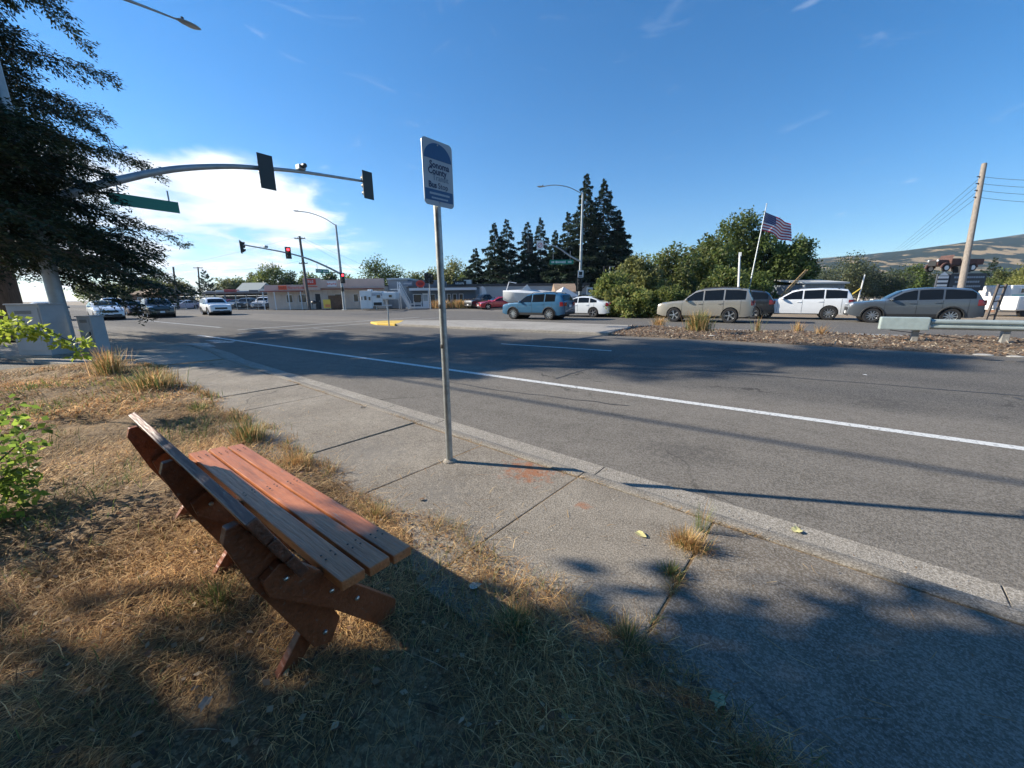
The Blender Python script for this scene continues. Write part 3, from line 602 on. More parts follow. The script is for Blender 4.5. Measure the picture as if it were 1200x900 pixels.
p = gnd(806, 640, 0); weed('weed_clump', 'straw yellow weed clump growing in the joint of the sidewalk near the kerb', p.x, p.y, 900, .13, .055, .15, .0028)
p = gnd(786, 672, 0); weed('weed_clump', 'small green tuft below the straw clump in the sidewalk joint', p.x, p.y, 160, .09, .03, .8, .0035)
p = gnd(822, 622, 0); weed('weed_stalks', 'thin tall green stalks above the straw clump in the sidewalk joint', p.x, p.y, 60, .24, .04, .9, .0022, lean=(.05, .3))
p = gnd(735, 750, 0); weed('weed_clump', 'dark green grass tuft at the lower end of the sidewalk joint', p.x, p.y, 260, .11, .06, .55, .003)
p = gnd(292, 515, 0); weed('weed_clump', 'bushy green weed at the slab edge behind the far end of the bench', p.x, p.y, 700, .26, .11, .6, .006)
p = gnd(345, 545, 0); weed('weed_clump', 'pale straw tuft at the slab edge beyond the bench seat', p.x, p.y, 700, .15, .12, .2, .004)
p = gnd(232, 482, 0); weed('weed_clump', 'bright green weed on the slab edge, farthest left along the sidewalk', p.x, p.y, 300, .16, .10, .9, .007)
p = gnd(605, 735, 0); weed('weed_clump', 'green tuft between the bench and the sidewalk joint, half in shade', p.x, p.y, 380, .13, .06, .7, .0032)
p = gnd(440, 605, 0); weed('weed_clump', 'low straw and green tuft beside the front edge of the seat', p.x, p.y, 420, .10, .07, .4, .003)
p = gnd(255, 705, 0); weed('weed_clump', 'sparse green blades behind the bench in the shade', p.x, p.y, 200, .16, .08, .8, .0032)
p = gnd(130, 440, 0); weed('weed_clump', 'tall dry weed with thin stalks near the cabinets', p.x, p.y, 420, .65, .20, .35, .012, lean=(.05, .45))
p = gnd(180, 455, 0); weed('weed_clump', 'grey green weed mound at the grass corner by the cabinets', p.x, p.y, 600, .42, .28, .5, .012)
# fallen leaves
def fallen(label, px, py, size, col, seed, z=.004, curl=.25):
    r_ = random.Random(seed); p = gnd(px, py, 0); pts = []; lob = r_.choice((3, 5))
    for i in range(18):
        a = 2*math.pi*i/18; rr_ = size*(.55+.30*abs(math.cos(a*lob/2))+r_.uniform(-.06, .06))*(1.25 if i == 0 else 1); x, y = rr_*math.cos(a), rr_*.7*math.sin(a)
        pts.append((x, y, curl*size*(abs(y)/size)**1.4+.3*curl*size*math.sin(a*2)))
    mb = MB(); mb.add([(0, 0, 0)]+pts+[(size*1.3, .1*size, .1*size), (size*1.3, .16*size, .1*size)], [(0, 1+i, 1+(i+1) % 18) for i in range(18)]+[(1, 19, 20)])
    o = mb.build('fallen_leaf', mat('leaf_%d' % seed, col, .7, var=.25, vscale=40), None, loc=(p.x, p.y, z+.004+size*.04), rz=r_.uniform(0, 6))
    o.rotation_euler.x = r_.uniform(-.15, .15); return tag(o, label, 'leaf', 'fallen leaves on the pavement')
fallen('pale yellow fallen leaf lying in the middle of the sidewalk slab', 750, 627, .045, (.55, .50, .22), 21)
fallen('pale yellow fallen leaf lying in the gutter beyond the weed clump', 936, 608, .055, (.56, .52, .24), 22, -.09)
fallen('long grey green fallen leaf on the shaded driveway near the grass', 841, 822, .05, (.25, .29, .17), 23)
fallen('pale fallen leaf at the bottom edge of the picture in the grass', 657, 890, .05, (.42, .36, .22), 24, .02)
fallen('crumpled grey fallen leaf in the dark grass left of the bench foot', 243, 832, .034, (.24, .22, .18), 25, .03)
fallen('small pale fallen leaf in the grass below the sidewalk joint', 665, 848, .03, (.45, .40, .28), 26, .02)
fallen('dried brown fallen leaf on the slab left of the rust stain', 494, 586, .032, (.18, .11, .06), 27)
fallen('white dried leaf at the grass border in front of the bench', 556, 690, .04, (.62, .58, .50), 28, .012)
fallen('dark dried leaf lying on the kerb beyond the bench', 425, 478, .05, (.12, .10, .07), 29)
fallen('brown fallen leaf where the grass meets the sidewalk joint', 725, 770, .03, (.30, .17, .09), 30, .012)
fallen('pale paper scrap on the far lane of the road', 1014, 434, .06, (.75, .75, .72), 31, -.09, .1)
fallen('crumpled pale leaf on the road beside the kerb corner', 322, 440, .07, (.55, .55, .5), 32, -.09)
# ------------------------------------------------------------------ leafy shrub at the left edge
M_leaf = leafmat('leaves', .38, .5); M_leafy = leafmat('bright_leaves', .5, .5)
M_bark = mat('bark', (.12, .095, .075), .95, var=.4, vscale=6, bump=.8, bscale=14)
def leaf_cloud(rng0, cen, rad, n, ln, wd, cols, jit=.25, out=.6):
    """n leaves round clump centres cen (k,3) with radii rad (k,)"""
    k = len(cen); ci = rng0.integers(0, k, n); v = unit(rng0.normal(0, 1, (n, 3))); rr_ = rng0.random(n)**.5
    P = cen[ci]+v*(rad[ci]*rr_)[:, None]; D = unit(v*out+rng0.normal(0, .7, (n, 3))+np.array([0, 0, -.15])); Nn = unit(v+rng0.normal(0, .8, (n, 3))+np.array([0, 0, .5]))
    cb = rng0.uniform(1-jit, 1+jit, (k, 1))[ci]; t = cols[rng0.integers(0, len(cols), n)]*cb*rng0.uniform(.8, 1.2, (n, 1))
    return leaf_quads(P, D, Nn, rng0.uniform(.7, 1.3, n)*ln, rng0.uniform(.7, 1.3, n)*wd), t
r5 = np.random.default_rng(5)
sh = thing('leafy_shrub', 'bright green leafy shrub reaching in from the left edge over the dry grass', 'shrub', (-4.72, -.10, 0))
cen = np.array([[r5.uniform(-.5, .45), r5.uniform(-.4, .32), r5.uniform(.1, .75)] for _ in range(26)]+[[.25, .25, .25], [.45, .2, .15], [.2, .35, .5]]); 
q, t = leaf_cloud(r5, cen, r5.uniform(.10, .22, len(cen)), 1300, .062, .040, np.array([[.13, .22, .04], [.20, .30, .05], [.09, .15, .03], [.26, .33, .06]])); quads_mesh('foliage', q, M_leafy, t, sh)
mb = MB()
for c_ in cen[::2]: mb.tube([(0, 0, 0), (c_[0]*.45, c_[1]*.45, c_[2]*.6), tuple(c_)], [.012, .008, .003], 5)
mb.build('stems', M_bark, sh)
s2 = thing('leafy_shrub', 'yellow green sprig arching in front of the roadside cabinets', 'shrub', (-8.6, .2, 0))
path = [(0, 0, 0), (.1, .05, .9), (.4, .25, 1.25), (.9, .62, 1.18), (1.25, .85, .95)]
MB().tube(path, [.02, .015, .01, .006, .003], 6).build('stems', M_bark, s2)
cen = np.array([np.array(path[2])*(1-t_)+np.array(path[4])*t_+r5.normal(0, .07, 3) for t_ in np.linspace(0, 1, 12)]+[[-.2, .1, .6], [0, .1, .8], [-.1, 0, 1.1]])
q, t = leaf_cloud(r5, cen, r5.uniform(.06, .14, len(cen)), 420, .08, .05, np.array([[.25, .34, .05], [.30, .38, .06], [.17, .25, .04]])); quads_mesh('foliage', q, M_leafy, t, s2)
# ------------------------------------------------------------------ roadside cabinets at the corner
M_cab = mat('cabinet_grey_paint', (.36, .38, .39), .5, var=.10, vscale=2.5, bump=.05, bscale=8)
M_dark = mat('dark_metal', (.035, .037, .04), .5, .3); M_black = mat('black_plastic', (.014, .014, .015), .45)
def cabinet(label, px0, px1, py, h, dep, lean=0):
    a, b = gnd(px0, py, 0), gnd(px1, py, 0); c_ = (a+b)/2; wd = (b-a).length; rz = math.atan2(b.y-a.y, b.x-a.x)
    o = thing('utility_cabinet', label, 'cabinet', (c_.x, c_.y, 0), rz, 'cabinets at the street corner')
    MB().box((0, dep/2, .03), (wd+.16, dep+.16, .06)).build('plinth', M_gut, o, bev=.008)
    MB().box((0, dep/2, .06+h/2), (wd, dep, h)).build('housing', M_cab, o, bev=.012)
    MB().box((0, dep/2, .075+h), (wd+.05, dep+.06, .035)).build('lid', M_cab, o, bev=.01)
    d = MB().box((0, -.008, .06+h*.52), (wd-.10, .012, h*.84)).build('door', M_cab, o, bev=.003)
    MB().box((wd*.3, -.024, .06+h*.5), (.03, .02, .16)).build('handle', M_dark, d, bev=.003)
    for k in range(5): MB().box((0, -.018, .10+h*.80+.018*k), (wd*.5, .006, .007)).build('vent_slat', M_dark, d)
    return o
cabinet('tall grey utility cabinet standing left of the signal pole', 24, 62, 419, 1.35, .55)
cabinet('narrow grey utility cabinet right of the signal pole', 100, 116, 415, 1.0, .35)
cabinet('grey utility cabinet at the left edge behind the tall one', -20, 14, 398, 1.5, .6)
# ------------------------------------------------------------------ traffic signals
M_pole = mat('galvanised_pole', (.34, .37, .38), .55, .5, var=.18, vscale=3); M_sig = mat('signal_housing', (.022, .026, .025), .5)
M_red = mat('signal_red_lit', (1.0, .02, .03), .4, emit=6); M_off = mat('signal_lens_off', (.03, .025, .02), .3); M_green = mat('street_sign_green', (.006, .19, .125), .45)
M_sgnwhite = mat('sign_white', (.74, .75, .74), .5); M_amber = mat('sign_red', (.55, .03, .04), .5)
def head(parent, x, y, z, rz, lit=False, h=1.02, wd=.36, plate_=True, name='signal_head'):
    hd = thing(name, 'x', 'x', (x, y, z), rz); del hd['label']; del hd['category']; hd.parent = parent
    if plate_: MB().box((0, .10, 0), (wd+.22, .012, h+.26)).build('backplate', M_sig, hd, bev=.004)
    MB().box((0, 0, 0), (wd, .19, h)).build('housing', M_sig, hd, bev=.02)
    for k in range(3):
        zz_ = h/3*(1-k); MB().lathe([(.13, -.096), (.13, -.104), (.06, -.112), (.01, -.114)], 16, 'y', (0, 0, zz_)).build('lens', M_red if (lit and k == 0) else M_off, hd, smooth=True)
        vs = []; n = 12
        for i in range(n+1):
            a = R(-35+250*i/n)
            for y_ in (-.096, -.30+.06*(1-math.sin(a))): vs.append((.145*math.cos(a), y_, zz_+.145*math.sin(a)))
        m_ = MB(); m_.add(vs, [(2*i, 2*i+1, 2*i+3, 2*i+2) for i in range(n)]); m_.build('visor', M_sig, hd)
    return hd
def curve_pts(pts, n=8):
    out_ = []; P_ = [Vector(p) for p in pts]; P_ = [P_[0]*2-P_[1]]+P_+[P_[-1]*2-P_[-2]]
    for i in range(1, len(P_)-2):
        for j in range(n):
            t = j/n; a, b, c_, d = P_[i-1:i+3]; out_.append(.5*((2*b)+(c_-a)*t+(2*a-5*b+4*c_-d)*t*t+(3*b-a-3*c_+d)*t**3))
    return out_+[P_[-2]]
def street_sign(parent, x, z, wd, h, rz_=0, seed=1, drop=.35, lines=True):
    """hangs below the arm (local x), faces local -y"""
    s = MB().box((x, 0, z), (wd, .03, h)).build('street_name_sign', M_green, parent, bev=.008)
    for sgn in (-1, 1): MB().box((x+sgn*wd*.36, 0, z+h/2+drop/2), (.035, .035, drop)).build('hanger', M_pole, s)
    r_ = random.Random(seed)
    if lines:
        for sd in (-1, 1):
            xx = -wd*.42
            while xx < wd*.42:
                l = r_.uniform(.05, .11); gap = r_.random() < .16
                if not gap: MB().box((x+xx+l/2, sd*.0175, z+r_.uniform(-.01, .01)), (l*.62, .004, h*r_.choice((.34, .42, .5)))).build('letter_stroke', M_sgnwhite, s)
                xx += l*1.05
    return s
def lamp_head(parent, p, ang, m=None):
    """cobra head at p pointing along local angle ang"""
    lp = MB(); lp.blob((.16, 0, .0), (.36, .15, .055), 12, 6); o = lp.build('lamp_head', M_pole, parent, smooth=True, loc=p, rz=ang)
    MB().blob((.22, 0, -.045), (.20, .11, .03), 10, 4).build('lens', mat('lamp_glass', (.5, .52, .5), .2), o, smooth=True)
    MB().lathe([(.045, .05), (.045, .12), (.02, .13)], 10, c=(0, 0, 0)).build('photocell', M_dark, o); return o
# near mast over the lanes: arm along +y of the road
A0 = gnd(83, 412, 0)
ts = thing('traffic_signal', 'large galvanised mast arm signal over the lanes at the near corner, heads seen from behind', 'traffic signal', (A0.x, A0.y, 0), math.pi/2)
MB().tube([(0, 0, .05), (0, 0, 4), (0, 0, 10.2)], [.185, .155, .10], 16).build('pole', M_pole, ts, smooth=True)
MB().box((0, 0, .03), (.55, .55, .06)).build('base_plate', M_pole, ts, bev=.01)
for i in range(4): MB().lathe([(.03, .06), (.03, .13), (.01, .14)], 8, c=(.21*(1 if i % 2 else -1), .21*(1 if i < 2 else -1), 0)).build('anchor_bolt', M_bolt, ts)
arm = curve_pts([(.1, 0, 4.25), (.9, 0, 4.65), (2.0, 0, 5.22), (3.4, 0, 5.85), (5.0, 0, 6.33), (6.4, 0, 6.6), (8.0, 0, 6.84), (11.15, 0, 7.15)], 5)
MB().tube(arm, [.14-.085*i/(len(arm)-1) for i in range(len(arm))], 14).build('mast_arm', M_pole, ts, smooth=True)
head(ts, 6.37, -.16, 6.42, math.pi, False); head(ts, 11.2, -.1, 6.95, math.pi, False)
MB().box((7.95, 0, 7.0), (.30, .30, .20)).build('camera_box', M_pole, ts, bev=.03); MB().tube([(7.95, -.05, 7.05), (7.95, -.35, 7.03)], .09, 10).build('camera_lens', M_dark, ts)
street_sign(ts, 2.5, 4.62, 1.75, .36, seed=3, drop=.32, lines=False)
lum = curve_pts([(.05, 0, 10.0), (1.2, 0, 10.25), (3.0, 0, 10.5), (4.4, 0, 10.62)], 4)
MB().tube(lum, [.06]*(len(lum)-6)+[.05, .045, .04, .035, .03, .03], 8).build('lamp_arm', M_pole, ts, smooth=True); lamp_head(ts, (4.45, 0, 10.63), 0)
# far mast across the junction
fz = 50; A1 = far(404, fz, -.03)
t2 = thing('traffic_signal', 'mast arm signal with red light in front of the pink storefront across the junction', 'traffic signal', (A1.x, A1.y, -.03), -math.pi/2)
MB().tube([(0, 0, .02), (0, 0, 5), (0, 0, 10.4)], [.19, .16, .11], 12).build('pole', M_pole, t2, smooth=True)
MB().box((0, 0, .05), (.5, .5, .08)).build('base_plate', M_pole, t2)
arm = curve_pts([(.1, 0, 4.55), (1.6, 0, 5.2), (4, 0, 6.05), (6.5, 0, 6.55), (10.9, 0, 7.0)], 5)
MB().tube(arm, [.13-.07*i/(len(arm)-1) for i in range(len(arm))], 10).build('mast_arm', M_pole, t2, smooth=True)
head(t2, 6.35, .16, 6.55, math.pi-.35, True); head(t2, 10.95, .1, 6.75, math.pi+.9, False)
head(t2, .05, .35, 4.0, math.pi-.4, True); head(t2, .25, .3, 2.6, math.pi-.4, False, .5, .3, False, 'pedestrian_signal')
MB().box((8.6, 0, 7.0), (.35, .35, .22)).build('camera_box', M_pole, t2, bev=.03)
street_sign(t2, 2.45, 4.75, 1.7, .45, seed=7, drop=.55)
lum = curve_pts([(0, 0, 10.3), (1.5, 0, 10.95), (3.2, 0, 11.25), (4.6, 0, 11.2)], 4); MB().tube(lum, .05, 8).build('lamp_arm', M_pole, t2, smooth=True); lamp_head(t2, (4.6, 0, 11.2), 0)
# right mast beside the junction: arm across the view
rz3 = YAW+math.pi; A2 = far(679, 36, -.05)
t3 = thing('traffic_signal', 'silver mast arm signal with green street sign in front of the tall dark conifers', 'traffic signal', (A2.x, A2.y, -.05), rz3)
MB().tube([(0, 0, 0), (0, 0, 5), (0, 0, 10.3)], [.15, .125, .08], 12).build('pole', M_pole, t3, smooth=True)
arm = curve_pts([(.05, 0, 4.55), (1.0, 0, 5.05), (1.9, 0, 5.65), (2.8, 0, 6.0), (4.1, 0, 6.02)], 5); MB().tube(arm, [.075-.03*i/(len(arm)-1) for i in range(len(arm))], 10).build('mast_arm', M_pole, t3, smooth=True)
head(t3, 4.62, 0, 5.95, math.pi, False)
rs_ = MB().box((3.72, .06, 6.0), (.60, .02, .75)).build('turn_ban_sign', M_sgnwhite, t3, bev=.01)
ring = [(3.72+.19*math.cos(R(a)), .075, 5.98+.19*math.sin(R(a))) for a in range(0, 361, 20)]; MB().tube(ring, .022, 6).build('red_ring', M_amber, rs_)
MB().tube([(3.60, .076, 6.1), (3.84, .076, 5.86)], .02, 6).build('red_bar', M_amber, rs_)
street_sign(t3, 1.75, 4.52, 2.15, .40, seed=9, drop=.75)
s_ = MB().box((.02, .19, 3.45), (.52, .02, .62)).build('lane_sign', M_sgnwhite, t3, bev=.01); MB().box((.02, .205, 3.5), (.30, .01, .30)).build('sign_symbol', M_black, s_); MB().box((.02, .205, 3.25), (.36, .01, .07)).build('sign_symbol', M_black, s_)
head(t3, .12, .26, 2.55, math.pi, False); head(t3, .1, .3, 1.3, math.pi, False, .45, .3, False, 'pedestrian_signal')
lum = curve_pts([(0, 0, 10.2), (1.2, 0, 10.75), (2.4, 0, 10.95), (3.5, 0, 10.85)], 4); MB().tube(lum, .035, 8).build('lamp_arm', M_pole, t3, smooth=True); lamp_head(t3, (3.5, 0, 10.85), 0)
# small second signal standing left of the bus stop post, beyond the junction
p_ = far(505, 50, -.03); t4 = thing('traffic_signal', 'short dark traffic signal on a post just left of the bus stop post', 'traffic signal', (p_.x, p_.y, -.03), YAW)
MB().tube([(0, 0, 0), (0, 0, 3.9)], .07, 10).build('pole', M_pole, t4, smooth=True); head(t4, -.30, -.1, 3.9, 0, False); head(t4, .32, -.1, 3.75, .9, False); MB().box((0, 0, 3.5), (.7, .06, .06)).build('bracket', M_pole, t4)
# lone poles and small signs
def post_sign(name, label, px, zc, h, wd, hh, col, cat='sign', shape='rect', r=.035, z=-.1):
    p = far(px, zc, z); o = thing(name, label, cat, p, YAW)
    MB().tube([(0, 0, 0), (0, 0, h)], r, 8).build('post', M_pole, o, smooth=True)
    poly = rrect(wd, hh, min(wd, hh)*.12) if shape == 'rect' else [(wd/2*math.cos(R(a)), hh/2*math.sin(R(a))) for a in range(22, 382, 45)] if shape == 'oct' else [(wd/2*math.cos(R(a)), hh/2*math.sin(R(a))) for a in range(0, 360, 20)]
    plate('panel', poly, -.012, .008, mat('signcol_%s' % name, col, .5), o, (0, -r-.008, h-hh/2)); return o
o = post_sign('route_sign', 'small white shield sign on a post right of the silver signal pole', 690, 38, 2.35, .62, .72, (.75, .76, .75)); MB().box((0, -.07, 2.02), (.34, .012, .30)).build('emblem', M_signn, o)
o = post_sign('median_sign', 'small sign on a short post standing on the yellow median nose', 456, gnd(456, 380).length*.83, 1.1, .5, .05, (.7, .7, .7), z=0.02)
for lab, px, zc, h, r in (('dark slim lamp post left of the pair beside the bushes', 706, 42, 4.6, .06), ('grey slim post right of the pair beside the bushes', 712.5, 40, 4.4, .05)):
    p = far(px, zc, -.1); o = thing('slim_post', lab, 'post', p, YAW, 'posts beside the bushes'); MB().tube([(0, 0, 0), (0, 0, h)], r, 8).build('post', M_dark if 'dark' in lab else M_pole, o, smooth=True); MB().tube([(0, 0, h-.05), (.5, 0, h+.02)], .04, 6).build('arm', M_dark if 'dark' in lab else M_pole, o)
    MB().box((-.02 if 'dark' in lab else .02, -.1, h*.62), (.26, .14, .7)).build('box', M_sig, o, bev=.02)
# ------------------------------------------------------------------ utility poles and wires
M_timber = mat('weathered_timber', (.27, .232, .195), .9, var=.25, vscale=3, bump=.6, bscale=10, stretch=(6, 6, .5)); M_timberd = mat('dark_timber', (.12, .10, .085), .9, var=.3, vscale=4)
M_wire = mat('wire', (.06, .065, .07), .6)
def wire(label, a, b, sag, r=.012):
    a, b = Vector(a), Vector(b); pts = [a.lerp(b, t/14)-Vector((0, 0, sag*4*(t/14)*(1-t/14))) for t in range(15)]
    return tag(MB().tube(pts, r, 5).build('overhead_wire', M_wire), label, 'wire', 'overhead wires')
def upole(label, base, top, r0, r1, m, arms=()):
    b = Vector(base); t = Vector(top)-b; o = thing('utility_pole', label, 'utility pole', b, 0)
    MB().tube([(0, 0, -.05), tuple(t*.5), tuple(t)], [r0, (r0+r1)/2, r1], 12).build('pole', m, o, smooth=True)
    for f, l, ang in arms:
        c_ = t*f; d = Vector((math.cos(ang), math.sin(ang), 0))*l/2; a_ = MB().bar(c_-d, c_+d, .09, .11).build('crossarm', M_timberd, o)
        for k in (-.9, -.4, .4, .9): MB().lathe([(.03, 0), (.045, .04), (.03, .10), (.01, .14)], 8, c=tuple(c_+d*k+Vector((0, 0, .055)))).build('insulator', M_dark, a_)
    return o
zR = 25; bR = far(1120, zR, -.1); tR = pt(1153.5, 192, zR)
upR = upole('tall pale timber utility pole leaning to the right behind the grey car', bR, tR, .19, .13, M_timber)
for k, py in enumerate((207, 215, 223, 231)):
    p = pt(1149-1.4*k, py, zR)-Vector((0, 0, 0)); 
    MB().tube([p-bR-Vector((.17, .1, 0)), p-bR+Vector((.17, .1, 0))], .035, 6).build('insulator_pin', M_dark, upR)
pts_r = [pt(1150-1.5*k, py, zR) for k, py in enumerate((207, 215, 223, 231))]
bF = far(1018, 150, 0); upole('distant dark utility pole above the far trees', bF, bF+Vector((0, 0, 12.5)), .2, .13, M_timberd, ((.93, 2.4, YAW),))
names = ('topmost', 'second', 'third', 'lowest')
for k, p in enumerate(pts_r):
    q = pt(1330, (204, 213, 222, 233)[k]+2, 22); wire('%s of four wires running right from the leaning pole' % names[k], p, q, .25)
    q2 = bF+Vector((math.cos(YAW)*(-1+.6*k), math.sin(YAW)*(-1+.6*k), 12.0-.25*k)); wire('%s of four wires slanting down left from the leaning pole' % names[k], p, q2, .9)
zL = 54; bL = far(363, zL, -.03); tL = pt(351, 277, zL)
upole('dark timber utility pole leaning left in front of the pink storefront', bL, tL, .2, .15, M_timberd, ((.97, 1.5, YAW), (.63, 1.2, YAW)))
zM = 75; bM = far(236, zM, -.1); upole('thin utility pole left of the conical tree', bM, pt(232, 313, zM), .16, .12, M_timberd, ((.98, 1.8, YAW),))
bN = far(209, 64, -.1); upole('thin dark pole beside the redwood branch tips', bN, pt(203, 313, 64), .17, .13, M_timberd)
wire('upper wire from the dark pole towards the left', tL, pt(60, 330, 90), 1.2); wire('middle wire from the dark pole to the thin pole', tL-Vector((0, 0, 3.2)), pt(232, 314, zM), .8)
wire('lower wire between the two thin poles', pt(232, 315, zM), pt(203, 315, 64), .3)
wire('upper wire falling right from the dark pole', tL, pt(520, 345, 90), .6); wire('second wire falling right from the dark pole', tL-Vector((0, 0, .25)), pt(500, 350, 85), .9)
# service line along the near verge: it passes over the walker and shows as the shadow line on the road
for x_, lb in ((-34, 'utility pole standing on the near verge far behind the cabinets'), (27, 'utility pole standing on the near verge to the right of the walker')):
    upole(lb, (x_, -1.5, -.05), (x_, -1.5, 9.6), .17, .12, M_timberd, ((.95, 1.6, math.pi/2),))
tag(MB().tube([(-80, -1.3, 9.3), (-34, -1.4, 9.25), (-4, -1.45, 8.7), (27, -1.5, 9.25), (70, -1.6, 9.3)], .045, 6).build('overhead_wire', M_wire), 'thick cable above the sidewalk whose shadow crosses the near lane', 'wire', 'overhead wires')
# ------------------------------------------------------------------ cars
M_glass = mat('car_glass', (.008, .010, .012), .08, spec=.3); M_tyre = mat('tyre_rubber', (.02, .02, .021), .85, bump=.2, bscale=40); M_rim = mat('alloy_rim', (.55, .56, .57), .3, .9); M_rimd = mat('rim_gap', (.03, .03, .03), .6)
M_trim = mat('black_trim', (.022, .023, .024), .6); M_tail = mat('tail_light', (.30, .012, .015), .2, coat=.5); M_head = mat('headlight_glass', (.62, .65, .68), .15, .2, coat=.6); M_plate = mat('number_plate', (.72, .73, .74), .5)
def paint(n, c, metal=.25): return mat('car_paint_'+n, c, .35, metal, coat=.8, var=.04, vscale=1.5)
STY = {
 'suv':  dict(L=4.70, W=1.86, fa=1.42, ra=-1.28, r=.36, top=[(2.35, .52), (2.345, .70), (2.31, .90), (2.17, 1.0), (1.7, 1.06), (1.02, 1.11), (.72, 1.34), (.40, 1.55), (.05, 1.65), (-.5, 1.69), (-1.2, 1.68), (-1.85, 1.61), (-2.08, 1.42), (-2.22, 1.16), (-2.30, 1.0), (-2.35, .72), (-2.33, .5)], belt=(1.05, 1.14), ws=(.97, .38), rw=(-2.0, -2.2), pil=[.92, -.10, -.95, -2.0], clad=1, rails=1),
 'suvbox': dict(L=4.69, W=1.83, fa=1.40, ra=-1.31, r=.36, top=[(2.345, .50), (2.34, .68), (2.30, .90), (2.12, 1.0), (1.6, 1.06), (1.02, 1.11), (.74, 1.35), (.42, 1.58), (.05, 1.67), (-.9, 1.71), (-1.6, 1.685), (-2.02, 1.63), (-2.14, 1.40), (-2.25, 1.12), (-2.31, .95), (-2.345, .70), (-2.32, .48)], belt=(1.04, 1.10), ws=(.97, .42), rw=(-2.04, -2.22), pil=[.92, -.02, -.98, -1.98], clad=0, rails=1),
 'wagon': dict(L=4.95, W=1.93, fa=1.58, ra=-1.40, r=.38, top=[(2.475, .50), (2.47, .72), (2.43, .98), (2.28, 1.07), (1.7, 1.13), (1.02, 1.17), (.70, 1.42), (.38, 1.63), (.0, 1.73), (-1.0, 1.765), (-1.7, 1.735), (-2.12, 1.67), (-2.28, 1.42), (-2.40, 1.12), (-2.46, .92), (-2.475, .65), (-2.45, .48)], belt=(1.09, 1.16), ws=(.97, .38), rw=(-2.14, -2.36), pil=[.92, -.15, -1.12, -2.12], clad=0, rails=1),
 'forest': dict(L=4.64, W=1.82, fa=1.40, ra=-1.27, r=.36, top=[(2.32, .52), (2.315, .68), (2.28, .92), (2.12, 1.02), (1.6, 1.08), (1.0, 1.12), (.72, 1.36), (.40, 1.58), (.02, 1.67), (-.9, 1.71), (-1.6, 1.675), (-2.0, 1.60), (-2.12, 1.38), (-2.24, 1.10), (-2.30, .95), (-2.32, .70), (-2.29, .5)], belt=(1.05, 1.12), ws=(.95, .40), rw=(-2.02, -2.22), pil=[.90, -.05, -.95, -1.72], clad=1, rails=1),
 'sedan': dict(L=4.88, W=1.84, fa=1.52, ra=-1.28, r=.335, top=[(2.44, .46), (2.43, .60), (2.36, .76), (2.15, .85), (1.6, .93), (.98, .99), (.5, 1.24), (.1, 1.40), (-.35, 1.455), (-.9, 1.435), (-1.35, 1.32), (-1.75, 1.14), (-1.95, 1.08), (-2.25, 1.05), (-2.38, .98), (-2.43, .72), (-2.40, .45)], belt=(.93, .99), ws=(.94, .14), rw=(-1.02, -1.72), pil=[.84, -.12, -.98, -1.55], clad=0, rails=0),
 'hatch': dict(L=4.50, W=1.76, fa=1.40, ra=-1.30, r=.32, top=[(2.25, .46), (2.24, .62), (2.14, .80), (1.9, .90), (1.4, 1.00), (1.0, 1.08), (.5, 1.34), (.05, 1.48), (-.4, 1.495), (-.9, 1.44), (-1.4, 1.32), (-1.9, 1.17), (-2.08, 1.06), (-2.2, .92), (-2.25, .65), (-2.22, .45)], belt=(.97, 1.05), ws=(.96, .08), rw=(-1.0, -1.88), pil=[.86, -.1, -.95, -1.6], clad=0, rails=0),
 'pickup': dict(L=5.3, W=1.9, fa=1.75, ra=-1.55, r=.38, top=[(2.65, .55), (2.64, .78), (2.56, 1.0), (2.4, 1.08), (1.8, 1.13), (1.25, 1.17), (.95, 1.45), (.62, 1.72), (.2, 1.79), (-.4, 1.77), (-.62, 1.5), (-.72, 1.16), (-1.2, 1.15), (-2.2, 1.15), (-2.6, 1.14), (-2.65, .75), (-2.62, .55)], belt=(1.12, 1.15), ws=(1.2, .66), rw=(-.44, -.66), pil=[1.12, .3, -.42], clad=0, rails=0),
}
def spokes_rim(n, r):
    mb = MB(); mb.lathe([(r*.68, .075), (r*.70, .095), (r*.655, .10), (r*.62, .07), (r*.62, -.05)], 28, 'y', cap=False)
    mb.lathe([(r*.13, .05), (r*.13, .085), (r*.04, .092)], 12, 'y')
    for i in range(n):
        a = 2*math.pi*i/n; u_ = Vector((math.cos(a), 0, math.sin(a))); v_ = Vector((-math.sin(a), 0, math.cos(a)))
        p = [u_*r*.10-v_*r*.07, u_*r*.64-v_*r*(.10 if n < 8 else .055), u_*r*.64+v_*r*(.10 if n < 8 else .055), u_*r*.10+v_*r*.07]
        k = [Vector((q.x, .072, q.z)) for q in p]; k2 = [Vector((q.x, .045, q.z)) for q in p]
        mb.add(k+k2, [(0, 1, 2, 3), (7, 6, 5, 4), (0, 4, 5, 1), (1, 5, 6, 2), (2, 6, 7, 3), (3, 7, 4, 0)])
    return mb
